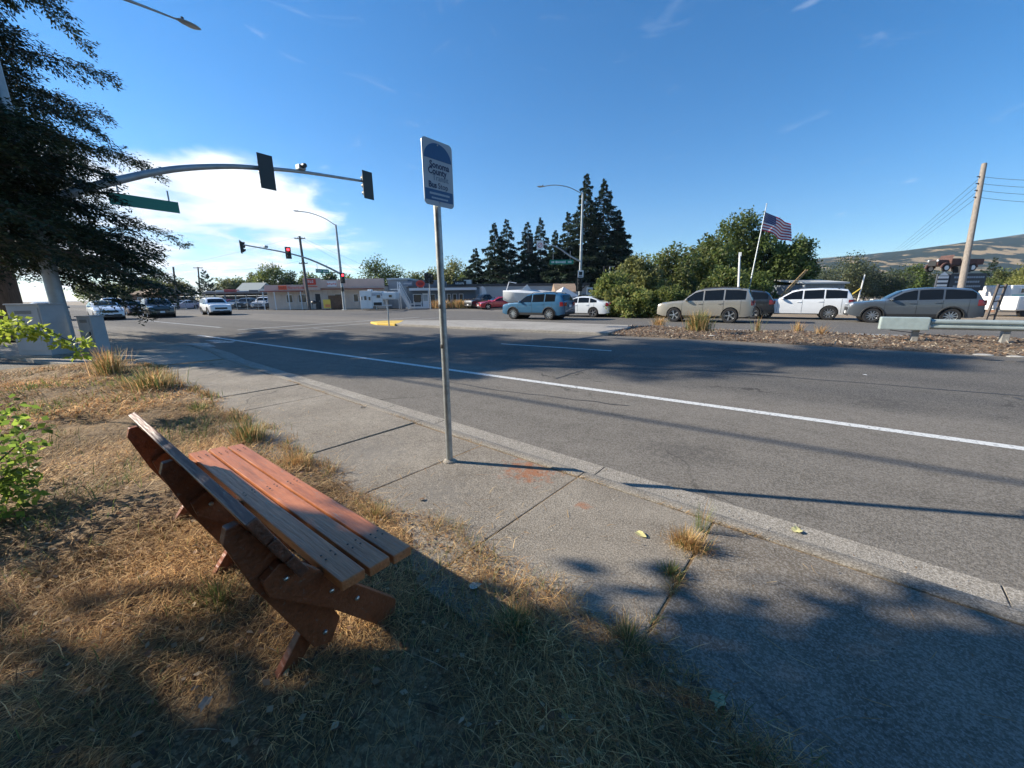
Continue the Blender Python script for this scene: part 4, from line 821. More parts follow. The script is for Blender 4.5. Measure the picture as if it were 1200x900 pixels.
def build_car(label, col, style, loc, rz, sc=1.07, nsp=5, group=None, name='car', cat='car', lod=2, rimm=None, rails=None, zs=1):
    S_ = STY[style]; L, W, r = S_['L'], S_['W'], S_['r']; tp = sorted(S_['top']); tx = [p[0] for p in tp]; tz = [p[1] for p in tp]
    zt = lambda x: float(np.interp(x, tx, tz)); bf, br = S_['belt']; belt = lambda x: bf+(br-bf)*(1.0-x)/3.2
    Ra = r+.055; fa, ra = S_['fa'], S_['ra']; GC = .24 if style in ('sedan', 'hatch') else .30
    def zb(x):
        b = GC+.10*max(0, (abs(x)-L/2+.35)/.35)
        for ax in (fa, ra):
            d = abs(x-ax)
            if d < Ra: b = max(b, r+math.sqrt(Ra*Ra-d*d))
        return b
    def hw(x, z):
        t = abs(x)/(L/2); wv = W/2*(1-.02*t**2-.13*max(0, (t-.72)/.28)**2.4)
        if z < .62: wv -= .05*((.62-z)/.4)**2*1.0
        b = belt(x)
        if z > b: wv -= (z-b)*.30+.012
        elif z > b-.25: wv -= .02*((z-b+.25)/.25)**2
        d = zt(x)-z
        if d < .10: wv -= .07*(1-d/.10)**2
        return wv
    crown = lambda x, y, wv: -.05*(abs(y)/max(wv, .01))**4*(1 if True else 0)
    o = thing(name, label, cat, loc, rz, group); o.scale = (sc, sc, sc*zs)
    xs = sorted(set([round(v, 3) for v in list(np.linspace(-L/2, L/2, 40))+[ax+Ra*f for ax in (fa, ra) for f in (-1.001, -.999, -.93, -.8, -.6, -.35, 0, .35, .6, .8, .93, .999, 1.001)]+tx])); xs = [x for x in xs if abs(x) <= L/2]
    m, ny = 9, 8; mb = MB(); vs = []; ring_n = 2*(m+1)+ny-1
    for x in xs:
        b, t = zb(x), zt(x); b = min(b, t-.05); w_t = hw(x, t); ring_ = []
        for k in range(m+1): z = b+(t-b)*(k/m)**.85; ring_.append((x, hw(x, z), z if k < m else z-.05))
        for k in range(1, ny): y = w_t*(1-2*k/ny); ring_.append((x, y, t+crown(x, y, w_t)))
        for k in range(m, -1, -1): z = b+(t-b)*(k/m)**.85; ring_.append((x, -hw(x, z), z if k < m else z-.05))
        vs += ring_
    n = ring_n; fs = [(i*n+j, (i+1)*n+j, (i+1)*n+j+1, i*n+j+1) for i in range(len(xs)-1) for j in range(n-1)]
    fs += [tuple(range(n)), tuple(range((len(xs)-1)*n, len(xs)*n))]
    fs += [(i*n, (i+1)*n, (i+1)*n+n-1, i*n+n-1) for i in range(len(xs)-1)]
    body = mb.add(vs, fs).build('body', col, o, smooth=True)
    def side(nm, sgn, x0, x1, lo, hi, mt, off=.006, parent=body, nx=10, nz=4):
        mb = MB(); v_ = []
        for i in range(nx+1):
            x = x0+(x1-x0)*i/nx; a, b = lo(x), max(hi(x), lo(x)+.004)
            for j in range(nz+1): z = a+(b-a)*j/nz; v_.append((x, sgn*(hw(x, z)+off), z))
        mb.add(v_, [(i*(nz+1)+j, (i+1)*(nz+1)+j, (i+1)*(nz+1)+j+1, i*(nz+1)+j+1) for i in range(nx) for j in range(nz)]); return mb.build(nm, mt, parent, smooth=True)
    def topp(nm, x0, x1, mt, mar=.09, off=.008):
        mb = MB(); v_ = []; nx, nyy = 8, 8
        for i in range(nx+1):
            x = x0+(x1-x0)*i/nx; wv = hw(x, zt(x))-mar*.4; e = (zt(x+.02)-zt(x-.02))/.04; l = math.hypot(1, e)
            for j in range(nyy+1): y = wv*(-1+2*j/nyy)*.93; v_.append((x-e/l*off*2, y, zt(x)+crown(x, y, wv+.05)+off/l+.004))
        mb.add(v_, [(i*(nyy+1)+j, (i+1)*(nyy+1)+j, (i+1)*(nyy+1)+j+1, i*(nyy+1)+j+1) for i in range(nx) for j in range(nyy)]); return mb.build(nm, mt, body, smooth=True)
    topp('windshield', S_['ws'][0]-.06, S_['ws'][1]+.04, M_glass); topp('rear_window', S_['rw'][0]-.02, S_['rw'][1]+.02, M_glass)
    P_ = S_['pil']
    for sgn in (1, -1):
        for k in range(len(P_)-1):
            side('side_window', sgn, P_[k]-.035, P_[k+1]+.035, lambda x: belt(x)+.035, lambda x: zt(x)-.105, M_glass, .007, nx=14)
        if lod > 1:
            for x in [P_[0]+.10]+P_[1:-1]+[P_[-1]+.22]: side('door_seam', sgn, x-.006, x+.006, lambda q: max(zb(q), .40), lambda q: belt(q)+.0, M_trim, .003, nx=1, nz=6)
            for x in P_[1:-1]: 
                h_ = MB().box((x+.16, sgn*(hw(x, belt(x)-.13)+.014), belt(x)-.13), (.20, .03, .035)).build('door_handle', col, body, bev=.008)
            side('sill', sgn, ra+Ra+.01, fa-Ra-.01, lambda x: zb(x)+.002, lambda x: zb(x)+(.15 if S_['clad'] else .05), M_trim, .006)
            if S_['clad']:
                for ax in (fa, ra):
                    pts = []
                    for a in range(-8, 189, 14): x = ax+(Ra+.02)*math.cos(R(a)); z = r+(Ra+.02)*math.sin(R(a)); pts.append((x, sgn*(hw(x, z)+.002), z))
                    MB().tube(pts, .035, 6).build('arch_trim', M_trim, body, smooth=True)
        mx = P_[0]-.12; zz_ = belt(mx)+.07; MB().blob((mx, sgn*(hw(mx, zz_)+.12), zz_), (.07, .12, .075), 10, 6).build('mirror', col if lod > 1 else M_trim, body, smooth=True)
        fz_ = zt(L/2-.16)-.10
        MB().blob((L/2-.20, sgn*(W/2-.28), fz_), (.19, .20, .075), 12, 6).build('headlight', M_head, body, smooth=True)
        tz_ = .98 if style not in ('sedan', 'hatch') else .88
        side('tail_light', sgn, -L/2+.03, -L/2+(.30 if style not in ('suvbox',) else .14), lambda x: tz_-.13, lambda x: min(tz_+.13, zt(x)-.06), M_tail, .008)
        MB().box((-L/2+.03, sgn*(W/2-.30), tz_), (.07, .26, .22)).build('tail_light', M_tail, body, bev=.02)
        if rails if rails is not None else S_['rails']:
            xr = np.linspace(.15, -1.75, 10); MB().tube([(x, sgn*(hw(x, zt(x))-.02), zt(x)+.0+(.03 if 0 < i < 9 else -.03)) for i, x in enumerate(xr)], .018, 6).build('roof_rail', M_trim, body, smooth=True)
    MB().box((L/2-.005, 0, .66), (.03, W*.52, .17)).build('grille', M_black, body, bev=.01); MB().box((L/2-.02, 0, .40), (.05, W*.72, .13)).build('lower_grille', M_trim, body, bev=.02)
    MB().box((L/2+.016, 0, .50), (.012, .31, .15)).build('number_plate', M_plate, body)
    MB().box((-L/2-.012, 0, .78 if style in ('sedan', 'hatch') else .86), (.012, .31, .15)).build('number_plate', M_plate, body)
    MB().box((-L/2+.02, 0, .42), (.07, W*.80, .16)).build('rear_bumper_trim', M_trim, body, bev=.03)
    rm = spokes_rim(nsp, r)
    for ax in (fa, ra):
        MB().lathe([(Ra-.03, -W/2+.10), (Ra-.03, W/2-.10)], 20, 'y', (ax, 0, r)).build('wheel_well', M_black, body)
        for sgn in (1, -1):
            wh = MB().lathe([(r*.66, -.10), (r*.93, -.105), (r, -.075), (r, .075), (r*.93, .105), (r*.66, .10), (r*.66, -.10)], 28, 'y', cap=False).build('wheel', M_tyre, o, smooth=True); wh.location = (ax, sgn*(W/2-.115), r)
            if sgn < 0: wh.rotation_euler = (0, 0, math.pi)
            rm_ = rm.build('rim', rimm or M_rim, wh, smooth=False); MB().lathe([(r*.64, .02), (r*.63, .026)], 20, 'y').build('hub_back', M_rimd, wh)
    return o
def car_at(px, py, **k):                   # middle of the near wheels' contact line
    p = gnd(px, py); return p
FACE = math.pi                             # heading along -x
def place(label, colr, style, front, rear, nsp=5, **k):
    """front/rear: sight pixels of the near wheels' contacts; the car stands along the lane"""
    a, b = gnd(*front), gnd(*rear); S_ = STY[style]; sc = k.pop('sc', 1.07); hd = k.pop('heading', FACE)
    mid = (a+b)/2; ax = (S_['fa']+S_['ra'])/2*sc; side_ = S_['W']/2*sc
    f_ = Vector((math.cos(hd), math.sin(hd), 0)); near = Vector((-f_.y, f_.x, 0))    # left-hand side of the car faces the walker when heading -x
    c_ = mid-f_*ax-near*side_
    return build_car(label, colr, style, (c_.x, c_.y, -.1), hd, sc, nsp, **k)
G_far = 'cars in the far lanes'
place('silver beige older SUV in the far lane behind the dry median', paint('champagne', (.40, .37, .31), .5), 'suvbox', (788, 377), (855, 379), 5, group=G_far, zs=1.06)
place('white SUV with dark windows between the silver SUV and the grey one', paint('white', (.74, .76, .77), 0), 'wagon', (897, 373.6), (968, 375), 10, group=G_far)
place('slate grey SUV with dark tinted windows at the right, behind the guardrail', paint('slate', (.085, .10, .115), .3), 'suv', (1020.5, 378), (1112, 380.5), 10, group=G_far, rails=False)
place('light blue SUV with dark rear in front of the conifers', paint('blue', (.03, .12, .22), .3), 'forest', (600, 374), (643.5, 375.2), 10, group=G_far)
place('white sedan following the light blue SUV', paint('pearl', (.70, .74, .76), 0), 'sedan', (650.5, 371), (696, 371.8), 5, group=G_far)
place('dark grey SUV showing its rear beyond the silver SUV', paint('dark', (.03, .033, .036), .3), 'suv', (826, 372.6), (878, 373.4), 5, group=G_far)
def drop(label, colr, style, px, zc, hd, **k):
    p = far(px, zc, -.1); return build_car(label, colr, style, (p.x, p.y, -.1), hd, k.pop('sc', 1.07), k.pop('nsp', 5), **k)
drop('red parked car left of the light blue SUV', paint('red', (.50, .02, .035), .1), 'sedan', 583, 49, YAW+R(205), group='cars at the building across the road')
drop('black parked pickup left of the red car', paint('black', (.02, .022, .025), .2), 'pickup', 568, 53, YAW+R(222), group='cars at the building across the road')
G_l = 'cars waiting at the far side of the junction'
drop('white hatchback facing the junction, nearest below the redwood branches', paint('white', (.74, .76, .77), 0), 'hatch', 126, 33.5, R(-4), group=G_l)
drop('dark SUV facing the junction beside the white hatchback', paint('dark', (.03, .033, .036), .3), 'suv', 187, 37, R(-8), group=G_l)
drop('white compact SUV with dark grille crossing the open junction', paint('white', (.74, .76, .77), 0), 'suv', 254, 41, R(-9), group=G_l)
drop('dark red brown sedan waiting behind the dark SUV', paint('maroon', (.09, .045, .05), .2), 'sedan', 160, 43, R(-5), group=G_l)
drop('silver pickup waiting behind the white hatchback', paint('silver', (.45, .46, .47), .5), 'pickup', 134, 46, R(-5), group=G_l)
drop('grey sedan waiting far left behind the redwood branches', paint('slate', (.085, .10, .115), .3), 'sedan', 60, 33, R(-2), group=G_l)
G_y = 'vehicles parked in the fenced yard'
yard = [(216, 66, 'sedan', 'white', (.74, .76, .77), 'white car parked by the fence left of the yard'), (290, 62, 'suv', 'dark', (.03, .033, .036), 'dark SUV parked in the yard left of a light one'), (301, 63, 'hatch', 'silver', (.45, .46, .47), 'silver hatchback parked in the middle of the yard row'), (312, 61.5, 'pickup', 'white', (.74, .76, .77), 'white pickup parked in the yard left of the storefront'), (325, 60, 'suv', 'black', (.02, .022, .025), 'black SUV parked against the left end of the storefront'), (279, 64, 'sedan', 'silver', (.45, .46, .47), 'silver sedan at the left end of the yard row'), (267, 66, 'hatch', 'red', (.50, .02, .035), 'red hatchback far back in the yard')]
for px, zc, s_, cn, cc, lb in yard: drop(lb, paint(cn, cc), s_, px, zc, YAW+R(random.Random(px).choice((255, 268, 282))), lod=1, group=G_y)
# ------------------------------------------------------------------ trees
def conifer(label, base, h, r, n, seed, col, lsz, name='conifer_tree', group=None, narrow=1.0, z0=.06, droop=.25, trunk_r=None):
    g_ = np.random.default_rng(seed); o = thing(name, label, 'tree', base, 0, group)
    tr = trunk_r or h*.012
    MB().tube([(0, 0, 0), (0, 0, h*.5), (0, 0, h*.97)], [tr, tr*.6, tr*.1], 8).build('trunk', M_bark, o, smooth=True)
    nb = int(h*4.2); P, D, Nn, bri = [], [], [], []
    per = max(6, n//nb); lim = MB()
    for b in range(nb):
        t = z0+(1-z0)*((b+g_.random())/nb)**.92; a = b*2.39996+g_.normal(0, .3); rr_ = r*narrow*1.65*(1-t)**1.0*g_.uniform(.50, 1.15)*min(1, .6+t*3.5)+.16
        k = int(per*(.35+1.3*rr_/r)); u_ = g_.random(k)**.62; br = g_.uniform(.68, 1.28)
        d0 = np.array([math.cos(a), math.sin(a), 0]); z = t*h
        if b % 3 == 0 and rr_ > r*.3: lim.tube([(0, 0, z), (d0[0]*rr_*.5, d0[1]*rr_*.5, z-droop*rr_*.12), (d0[0]*rr_*.92, d0[1]*rr_*.92, z-droop*rr_*.45)], [tr*.28, tr*.16, .01], 4)
        sd = np.array([-d0[1], d0[0], 0]); wv = (g_.normal(0, 1, k)*rr_*.20*(1.15-u_*.75))
        pos = d0*(u_*rr_)[:, None]+sd*wv[:, None]; pos[:, 2] += z-droop*rr_*u_**1.6+np.where(u_ > .8, .10*rr_*(u_-.8)*4, 0)-np.abs(g_.normal(0, .10*lsz/.3, k))
        P.append(pos); D.append(d0[None]*.8+sd[None]*np.sign(wv)[:, None]*.8+g_.normal(0, .35, (k, 3))+np.array([0, 0, -.35])); Nn.append(g_.normal(0, .5, (k, 3))+np.array([0, 0, 1.0])); bri.append(np.full(k, br))
    P, D, Nn, bri = map(np.concatenate, (P, D, Nn, bri)); m = len(P)
    lim.build('limbs', M_bark, o)
    t = np.array(col)[g_.integers(0, len(col), m)]*bri[:, None]*g_.uniform(.75, 1.25, (m, 1))
    quads_mesh('crown', leaf_quads(P, D, Nn, g_.uniform(.7, 1.4, m)*lsz*(1.08-.72*P[:, 2]/h), g_.uniform(.7, 1.3, m)*lsz*.40*(1.08-.6*P[:, 2]/h)), M_leafc, t, o); return o
def broadleaf(label, base, h, rx, n, seed, col, lsz, name='broadleaf_tree', group=None, z0=.25, ry=None, lobes=18, cat='tree', lean=(0, 0), crad=(.20, .38), stems=1):
    g_ = np.random.default_rng(seed); o = thing(name, label, cat, base, 0, group); ry = ry or rx; hz = h*(1-z0)/2; zc_ = h*z0+hz; c_ = []
    while len(c_) < lobes*3:
        v = g_.uniform(-1, 1, 3); l = np.linalg.norm(v)
        if .35 < l < .92: c_.append((v[0]*rx*(1-.25*max(0, v[2])), v[1]*ry*(1-.25*max(0, v[2])), zc_+v[2]*hz))
    c_ = np.array(c_); c_[:, 0] += lean[0]*(c_[:, 2]/h); c_[:, 1] += lean[1]*(c_[:, 2]/h); c_[:, 2] = np.maximum(c_[:, 2], .05*h)
    rad = g_.uniform(*crad, len(c_))*min(rx, hz*1.2)
    q, t = leaf_cloud(g_, c_, rad, n, lsz, lsz*.62, np.array(col), .32); quads_mesh('crown', q, M_leaf, t, o)
    tr = max(.04, h*.018); mb = MB()
    for s_i in range(stems): mb.tube([(.15*s_i*rx*.3, 0, -.05), (lean[0]*.1, lean[1]*.1, h*z0*.9+.1), (lean[0]*.5, lean[1]*.5, zc_)], [tr, tr*.8, tr*.35], 8)
    tk = mb.build('trunk', M_bark, o, smooth=True)
    for i in range(0, len(c_), max(1, len(c_)//12)):
        p = c_[i]; MB().tube([(lean[0]*.1, lean[1]*.1, h*z0*.8), (p[0]*.45, p[1]*.45, (p[2]+h*z0)*.5), tuple(p)], [tr*.5, tr*.3, tr*.1], 5).build('limb', M_bark, tk)
    return o
M_leafc = leafmat('conifer_needles', .16, .6)
DK = [[.030, .055, .032], [.042, .070, .038], [.024, .045, .028], [.055, .080, .042]]
FAR_C = [(559, 292, 74, 22, 'leftmost short dark conifer of the tall row'), (581, 264, 72, 24, 'second dark conifer from the left in the tall row'), (595, 260, 74, 24.5, 'third dark conifer from the left in the tall row'), (618, 263, 73, 24.5, 'fourth dark conifer, left of the silver signal pole'), (633, 259, 75, 24, 'dark conifer just left of the turn ban sign'), (650, 273, 70, 22, 'shorter dark conifer between the two conifer groups'), (664, 252, 72, 24, 'dark conifer left of the tallest pair'), (683, 212, 70, 34, 'tallest dark conifer behind the silver signal pole'), (703, 218, 71, 36, 'second tallest dark conifer right of the signal pole'), (720, 250, 69, 30, 'right end dark conifer above the bushes')]
for i, (px, py, zc, rw, lb) in enumerate(FAR_C):
    b = far(px, zc, -.1); conifer(lb, b, hgt(px, py, zc)+.1, rw*zc/FPX, 15000 if rw < 25 else 26000, 40+i, DK, .62 if rw < 25 else .7, group='tall dark conifers behind the buildings', z0=.03)
b = far(247, 72, -.1); conifer('narrow conical dark tree rising above the left tree line', b, hgt(246, 315, 72), 2.0, 5000, 60, DK, .42, z0=.02, droop=-.5)
b = far(1155, 85, -.1); conifer('rounded dark pine left of the leaning pole on the right', b+Vector((0, 0, 0)), hgt(1155, 302, 85)+.1, 2.6, 4500, 61, DK, .55, z0=.04, droop=-.1)
GRN = [[.095, .135, .034], [.12, .16, .040], [.075, .11, .030], [.15, .18, .05]]; OLV = [[.13, .145, .055], [.16, .17, .065], [.10, .12, .045]]; YEL = [[.21, .22, .065], [.17, .195, .055], [.25, .25, .08]]; GRY = [[.085, .105, .060], [.11, .125, .075], [.07, .085, .05]]
TREES = [  # px centre, top y, depth, half width px, colour, label
 (120, 330, 92, 20, GRN, 'bushy tree behind the waiting cars at the far left'), (158, 328, 96, 17, OLV, 'olive tree left of the brown roofed house'), (186, 322, 88, 17, GRN, 'tree above the brown roofed house'), (216, 325, 84, 14, OLV, 'loose olive tree between the two thin poles'), (268, 328, 100, 15, OLV, 'pale tree right of the conical tree'), (287, 323, 104, 14, GRN, 'green tree over the fenced yard'), (303, 320, 108, 13, OLV, 'olive tree over the right of the yard'), (324, 311, 98, 17, GRN, 'tall round tree left of the dark utility pole'), (345, 318, 102, 13, DK+GRN[:1], 'dark tree directly left of the dark utility pole'), (366, 320, 100, 14, GRN, 'tree behind the red storefront signs'), (392, 319, 96, 13, DK+GRN[:1], 'dark tree behind the far signal pole'), (412, 321, 98, 12, GRN, 'small tree right of the far signal pole'), (450, 302, 84, 24, GRN[:3]+DK[:1], 'big round tree behind the end of the storefront'), (488, 318, 88, 14, GRN, 'tree behind the blue grey shop'), (509, 314, 92, 15, OLV+GRN[:1], 'olive tree left of the bus stop post'), (533, 304, 90, 17, OLV+YEL[:1], 'light olive tree right of the bus stop post'), (548, 313, 86, 12, GRN, 'green tree at the left foot of the conifers'),
 (955, 318, 66, 24, GRY, 'grey green tree behind the grey shed'), (985, 302, 72, 26, GRY+OLV[:1], 'tall grey green willow right of the shed'), (1012, 314, 74, 20, GRY, 'grey green tree between the willow and the wires'), (1040, 316, 76, 20, GRY+GRN[:1], 'bushy tree above the hood of the grey SUV'), (1066, 311, 80, 15, GRN[:3], 'pointed green tree left of the sign with the truck'), (1086, 322, 84, 16, GRY, 'low grey tree behind the white sign'), (1172, 318, 62, 26, OLV+GRN[:1], 'wide olive tree right of the leaning pole'), (1205, 310, 58, 22, YEL, 'yellow green tree at the right edge'), (1240, 305, 56, 26, OLV, 'olive tree just past the right edge')]
for i, (px, py, zc, hw_, cl, lb) in enumerate(TREES):
    b = far(px, zc, -.1); h = hgt(px, py, zc)+.1; rx = hw_*zc/FPX*1.08; broadleaf(lb, b, h*.98, rx, int(2600+120*hw_), 100+i, cl, .42*zc/85, group='trees along the skyline', z0=.05, lobes=12, crad=(.28, .5))
BUSH = [(716, 318, 31, 20, GRN+YEL[:1], 'rounded light green bush at the left end, behind the white sedan'), (748, 303, 34, 26, OLV+YEL[:1], 'pale olive bush rising left of the middle'), (735, 336, 28.5, 28, YEL+GRN[:2], 'low bright hedge bush at the road edge left'), (775, 338, 28, 30, GRN+YEL[:2], 'low green hedge bush at the road edge, middle'), (812, 342, 29, 26, YEL+GRN[:1], 'low hedge bush behind the front of the silver SUV'), (785, 290, 37, 28, OLV+GRN[:2], 'tall olive bush behind the low hedge'), (822, 276, 40, 30, GRN+OLV[:1], 'green tree left of the tallest broadleaf tree'), (858, 257, 44, 36, GRN[:3], 'tallest broadleaf tree of the roadside thicket'), (893, 262, 43, 26, GRN[:3], 'dark green tree behind the flagpole'), (918, 276, 42, 24, GRN, 'right end tree of the thicket below the flag'), (842, 318, 34, 26, GRN+YEL[:1], 'leafy bush behind the roof of the silver SUV'), (880, 318, 36, 22, GRN[:3], 'dark bush at the foot of the flagpole')]
for i, (px, py, zc, hw_, cl, lb) in enumerate(BUSH):
    b = far(px, zc, -.1); h = hgt(px, py, zc)+.1; rx = hw_*zc/FPX*1.15; broadleaf(lb, b, h, rx, int(5200+110*hw_), 200+i, cl, .27*zc/36, 'bush' if zc < 38 else 'broadleaf_tree', 'roadside thicket behind the far lanes', z0=.0 if zc < 38 else .04, lobes=16, cat='bush' if zc < 38 else 'tree', crad=(.22, .42))
# redwood at the corner: long dark sprays in front of the signal mast
def redwood(label, base, seed, H_=17, nb=138, Lm=5.6, zlo=2.7, az=None, ex=.42, tr=.42):
    g_ = np.random.default_rng(seed); o = thing('redwood_tree', label, 'tree', base, 0)
    MB().tube([(0, 0, -.05), (.05, .1, H_*.25), (.1, 0, H_*.6), (0, 0, H_)], [tr, tr*.8, tr*.57, .03], 14).build('trunk', mat('redwood_bark', (.16, .115, .09), .95, var=.3, vscale=5, bump=1, bscale=8, stretch=(5, 5, .6)), o, smooth=True)
    P, D, Nn, B = [], [], [], []; lim = MB()
    for b in range(nb):
        t = (b+g_.random())/nb; z = zlo+(H_-zlo-.2)*t**.95; a = b*2.39996+g_.normal(0, .35) if az is None else g_.uniform(*az); L = (Lm*(1-t)**ex+.4)*g_.uniform(.5, 1.1); drp = g_.uniform(.06, .30)+.10*max(0, .3-t)/.3; br = g_.uniform(.65, 1.35)
        d0 = np.array([math.cos(a), math.sin(a), 0.]); sd = np.array([-d0[1], d0[0], 0.]); wig = g_.normal(0, .12, 2)
        def pos(u): return d0*(u*L)[:, None]+sd*(np.sin(u*3)*wig[0]*L)[:, None]+np.array([0, 0, 1.])*(z+.10*L*np.sin(u*2.2)-drp*L*u**2*1.3)[:, None]
        pp = pos(np.linspace(0, 1, 7)); lim.tube([tuple(p) for p in pp], [.055*(1-t*.6), .045, .036, .028, .02, .013, .006], 5)
        nt_ = int(10+L*7)
        for j in range(nt_):                               # side twigs with flat sprays
            u = .16+.84*(j+g_.random())/nt_; s = 1 if j % 2 else -1; tl = (.30+.75*(1-u)**.6)*g_.uniform(.6, 1.2)*min(1, L/3)+.12; c0 = pos(np.array([u]))[0]
            td = d0*.75+sd*s*g_.uniform(.5, 1.1)+np.array([0, 0, g_.uniform(-1.0, .2)]); td /= np.linalg.norm(td); k = int(16+tl*40)
            v = g_.random(k); q = c0+td*(v*tl)[:, None]+g_.normal(0, .075, (k, 3))
            sdv = np.cross(td, [0, 0, 1.]); P.append(q); D.append(td[None]*.9+sdv[None]*g_.choice([-1, 1], k)[:, None]*.9+g_.normal(0, .3, (k, 3))+np.array([0, 0, -.1])); Nn.append(g_.normal(0, .45, (k, 3))+np.array([0, 0, 1.])); B.append(np.full(k, br*g_.uniform(.8, 1.2)))
            if j % 3 == 0: lim.tube([tuple(c0), tuple(c0+td*tl)], [.008, .003], 4, cap=False)
    P, D, Nn, B = map(np.concatenate, (P, D, Nn, B)); m = len(P); lim.build('limbs', mat('redwood_twigs', (.11, .085, .07), .95), o)
    cl = np.array([[.022, .040, .018], [.030, .050, .022], [.045, .062, .024], [.018, .032, .016], [.07, .065, .025]])
    quads_mesh('crown', leaf_quads(P, D, Nn, g_.uniform(.6, 1.3, m)*.14, g_.uniform(.7, 1.3, m)*.05), M_leafc, cl[g_.choice(5, m, p=[.3, .3, .18, .17, .05])]*B[:, None], o); return o
rb = far(20, 15.8, 0); redwood('large dark redwood whose drooping branches hang in front of the signal mast at the left', rb, 77)
redwood('young redwood leaning over the cabinets, its loose branches hiding the foot of the signal mast', far(-28, 10.4, 0), 78, 7.2, 40, 4.9, 2.4, (R(35), R(118)), .5, .16)
# tree standing beside the walker, left of the picture: its shade falls over the bench and the driveway
broadleaf('dense shade tree standing left behind the bench, its shadow lying over the foreground', (-6.69, -4.55, 0), 8.9, 3.4, 95000, 301, GRN[:3]+DK[:1], .20, z0=.32, lobes=64, crad=(.22, .36))
broadleaf('second shade tree farther left behind the bench, shading the front grass', (-10.3, -6.25, 0), 9.8, 3.5, 65000, 302, GRN[:3]+DK[:1], .19, z0=.22, lobes=40, crad=(.22, .36))
for i, (x_, y_, h_, lb) in enumerate(((-2.4, -5.2, 9, 'unseen tree added behind the walker to block sky light, left of two'), (3.2, -5.2, 7.8, 'unseen tree added behind the walker to block sky light, right of two'), (9.5, -6.5, 9, 'unseen tree added behind the driveway to block sky light'))):  # out of view, added to hold back sky light and deepen the foreground shade
    broadleaf(lb, (x_, y_, 0), h_, 3.4, 20000, 310+i, GRN[:3]+DK[:1], .27, z0=.12, lobes=34, crad=(.24, .4), group='unseen trees added as sky blockers')
# ------------------------------------------------------------------ median litter, tuft, guardrail
g7 = np.random.default_rng(7); n = 16000; X = -5.6+17*g7.random(n)**1.2; yn = 15.25-.1*np.maximum(0, X+1); Y = yn+(19.5-yn)*g7.random(n)**1.1
P = np.stack([X, Y, np.array([medz(x, y+.1*max(0, x+1)*(1-(y-14)/6)) for x, y in zip(X, Y)])+.01], 1); cl = np.array([[.24, .165, .105], [.33, .26, .18], [.18, .12, .085], [.44, .38, .29], [.13, .10, .08], [.28, .18, .11]])
q = leaf_quads(P, np.concatenate([g7.normal(0, 1, (n, 2)), np.abs(g7.normal(0, .25, (n, 1)))], 1), g7.normal(0, .45, (n, 3))+np.array([0, 0, 1.]), g7.uniform(.03, .16, n), g7.uniform(.02, .06, n))
tag(quads_mesh('leaf_litter', q, M_grass, cl[g7.integers(0, 6, n)]*g7.uniform(.8, 1.25, (n, 1))), 'brown dead leaves and mulch scattered over the median bed', 'leaf litter', kind='stuff')
def mweed(label, px, py, n, h, spread, gf, wd, name='median_weed', lean=(.05, .55)):
    p = gnd(px, py, .03); o = weed(name, label, p.x, p.y, n, h, spread, gf, wd, lean=lean); o['group'] = 'weeds on the median'; o.location.z = .03; return o
mweed('big grey green grass tuft on the median in front of the silver SUV', 818, 388, 700, .95, .22, .62, .022, lean=(.05, .6))
mweed('straw coloured weed at the left end of the dry median', 772, 381, 220, .55, .18, .1, .016)
mweed('thin dry stalks on the median below the gap between the silver and white SUVs', 888, 388, 60, .7, .10, .5, .014, lean=(.02, .3))
mweed('short dry stalks on the median below the white SUV', 935, 388, 90, .5, .12, .1, .014); mweed('pale dry stalks on the median left of the guardrail', 962, 391, 80, .45, .12, .05, .013)
for px, py, s_, lb in ((834, 394, .12, 'white stone on the median beside the grass tuft'), (1152, 417, .18, 'flat pale litter on the median under the guardrail'), (1190, 419, .15, 'pale litter on the median at the right edge')):
    p = gnd(px, py, 0); mb = MB(); mb.blob((0, 0, 0), (s_, s_*.6, s_*.18), 8, 5); o = mb.build('stone', mat('pale_stone', (.42, .40, .36), .8, var=.15), None, loc=(p.x, p.y, .02), smooth=True); tag(o, lb, 'stone')
M_rail = mat('weathered_galvanised_rail', (.40, .46, .44), .55, .35, var=.15, vscale=2.5, bump=.1, bscale=10)
ga, gb = pt(1090, 383, 11.95), pt(1200, 387, 11.0); gd = (gb-ga); gd.z = 0; gd.normalize(); grz = math.atan2(gd.y, gd.x)
gro = thing('guardrail', 'weathered galvanised guardrail with a square end terminal on the median', 'guardrail', (ga.x, ga.y, 0), grz)
beam = [(-.02, .31), (-.05, .29), (-.085, .25), (-.085, .21), (-.02, .165), (-.02, .145), (-.085, .10), (-.085, .06), (-.05, .02), (-.02, 0)]
zr = .36; nb_ = len(beam); vs = []
for i, x in enumerate((-.02, 3.8, 7.6, 11.4)): vs += [(x, y, zr+z) for y, z in beam]+[(x, y+.006, zr+z) for y, z in reversed(beam)]
mb = MB(); kk = 2*nb_; mb.add(vs, [(i*kk+j, i*kk+(j+1) % kk, (i+1)*kk+(j+1) % kk, (i+1)*kk+j) for i in range(3) for j in range(kk)]+[tuple(range(kk)), tuple(range(3*kk, 4*kk))]); mb.build('beam', M_rail, gro, smooth=True)
for i in range(7):
    x = -.28+1.9*i; MB().box((x, .09, .18), (.15, .16, .56)).build('post', mat('grey_timber_post', (.30, .29, .26), .9, var=.25, vscale=5), gro, bev=.008); MB().box((x, -.005, zr+.155), (.12, .04, .26)).build('blockout', M_rail, gro)
    MB().lathe([(.02, 0), (.02, -.012), (.006, -.018)], 8, 'y', (x, -.03, zr+.155)).build('bolt', M_bolt, gro)
for i in range(4): MB().lathe([(.016, 0), (.016, -.012)], 6, 'y', (1.25+.22*i, -.035, zr+.155)).build('bolt', M_bolt, gro)
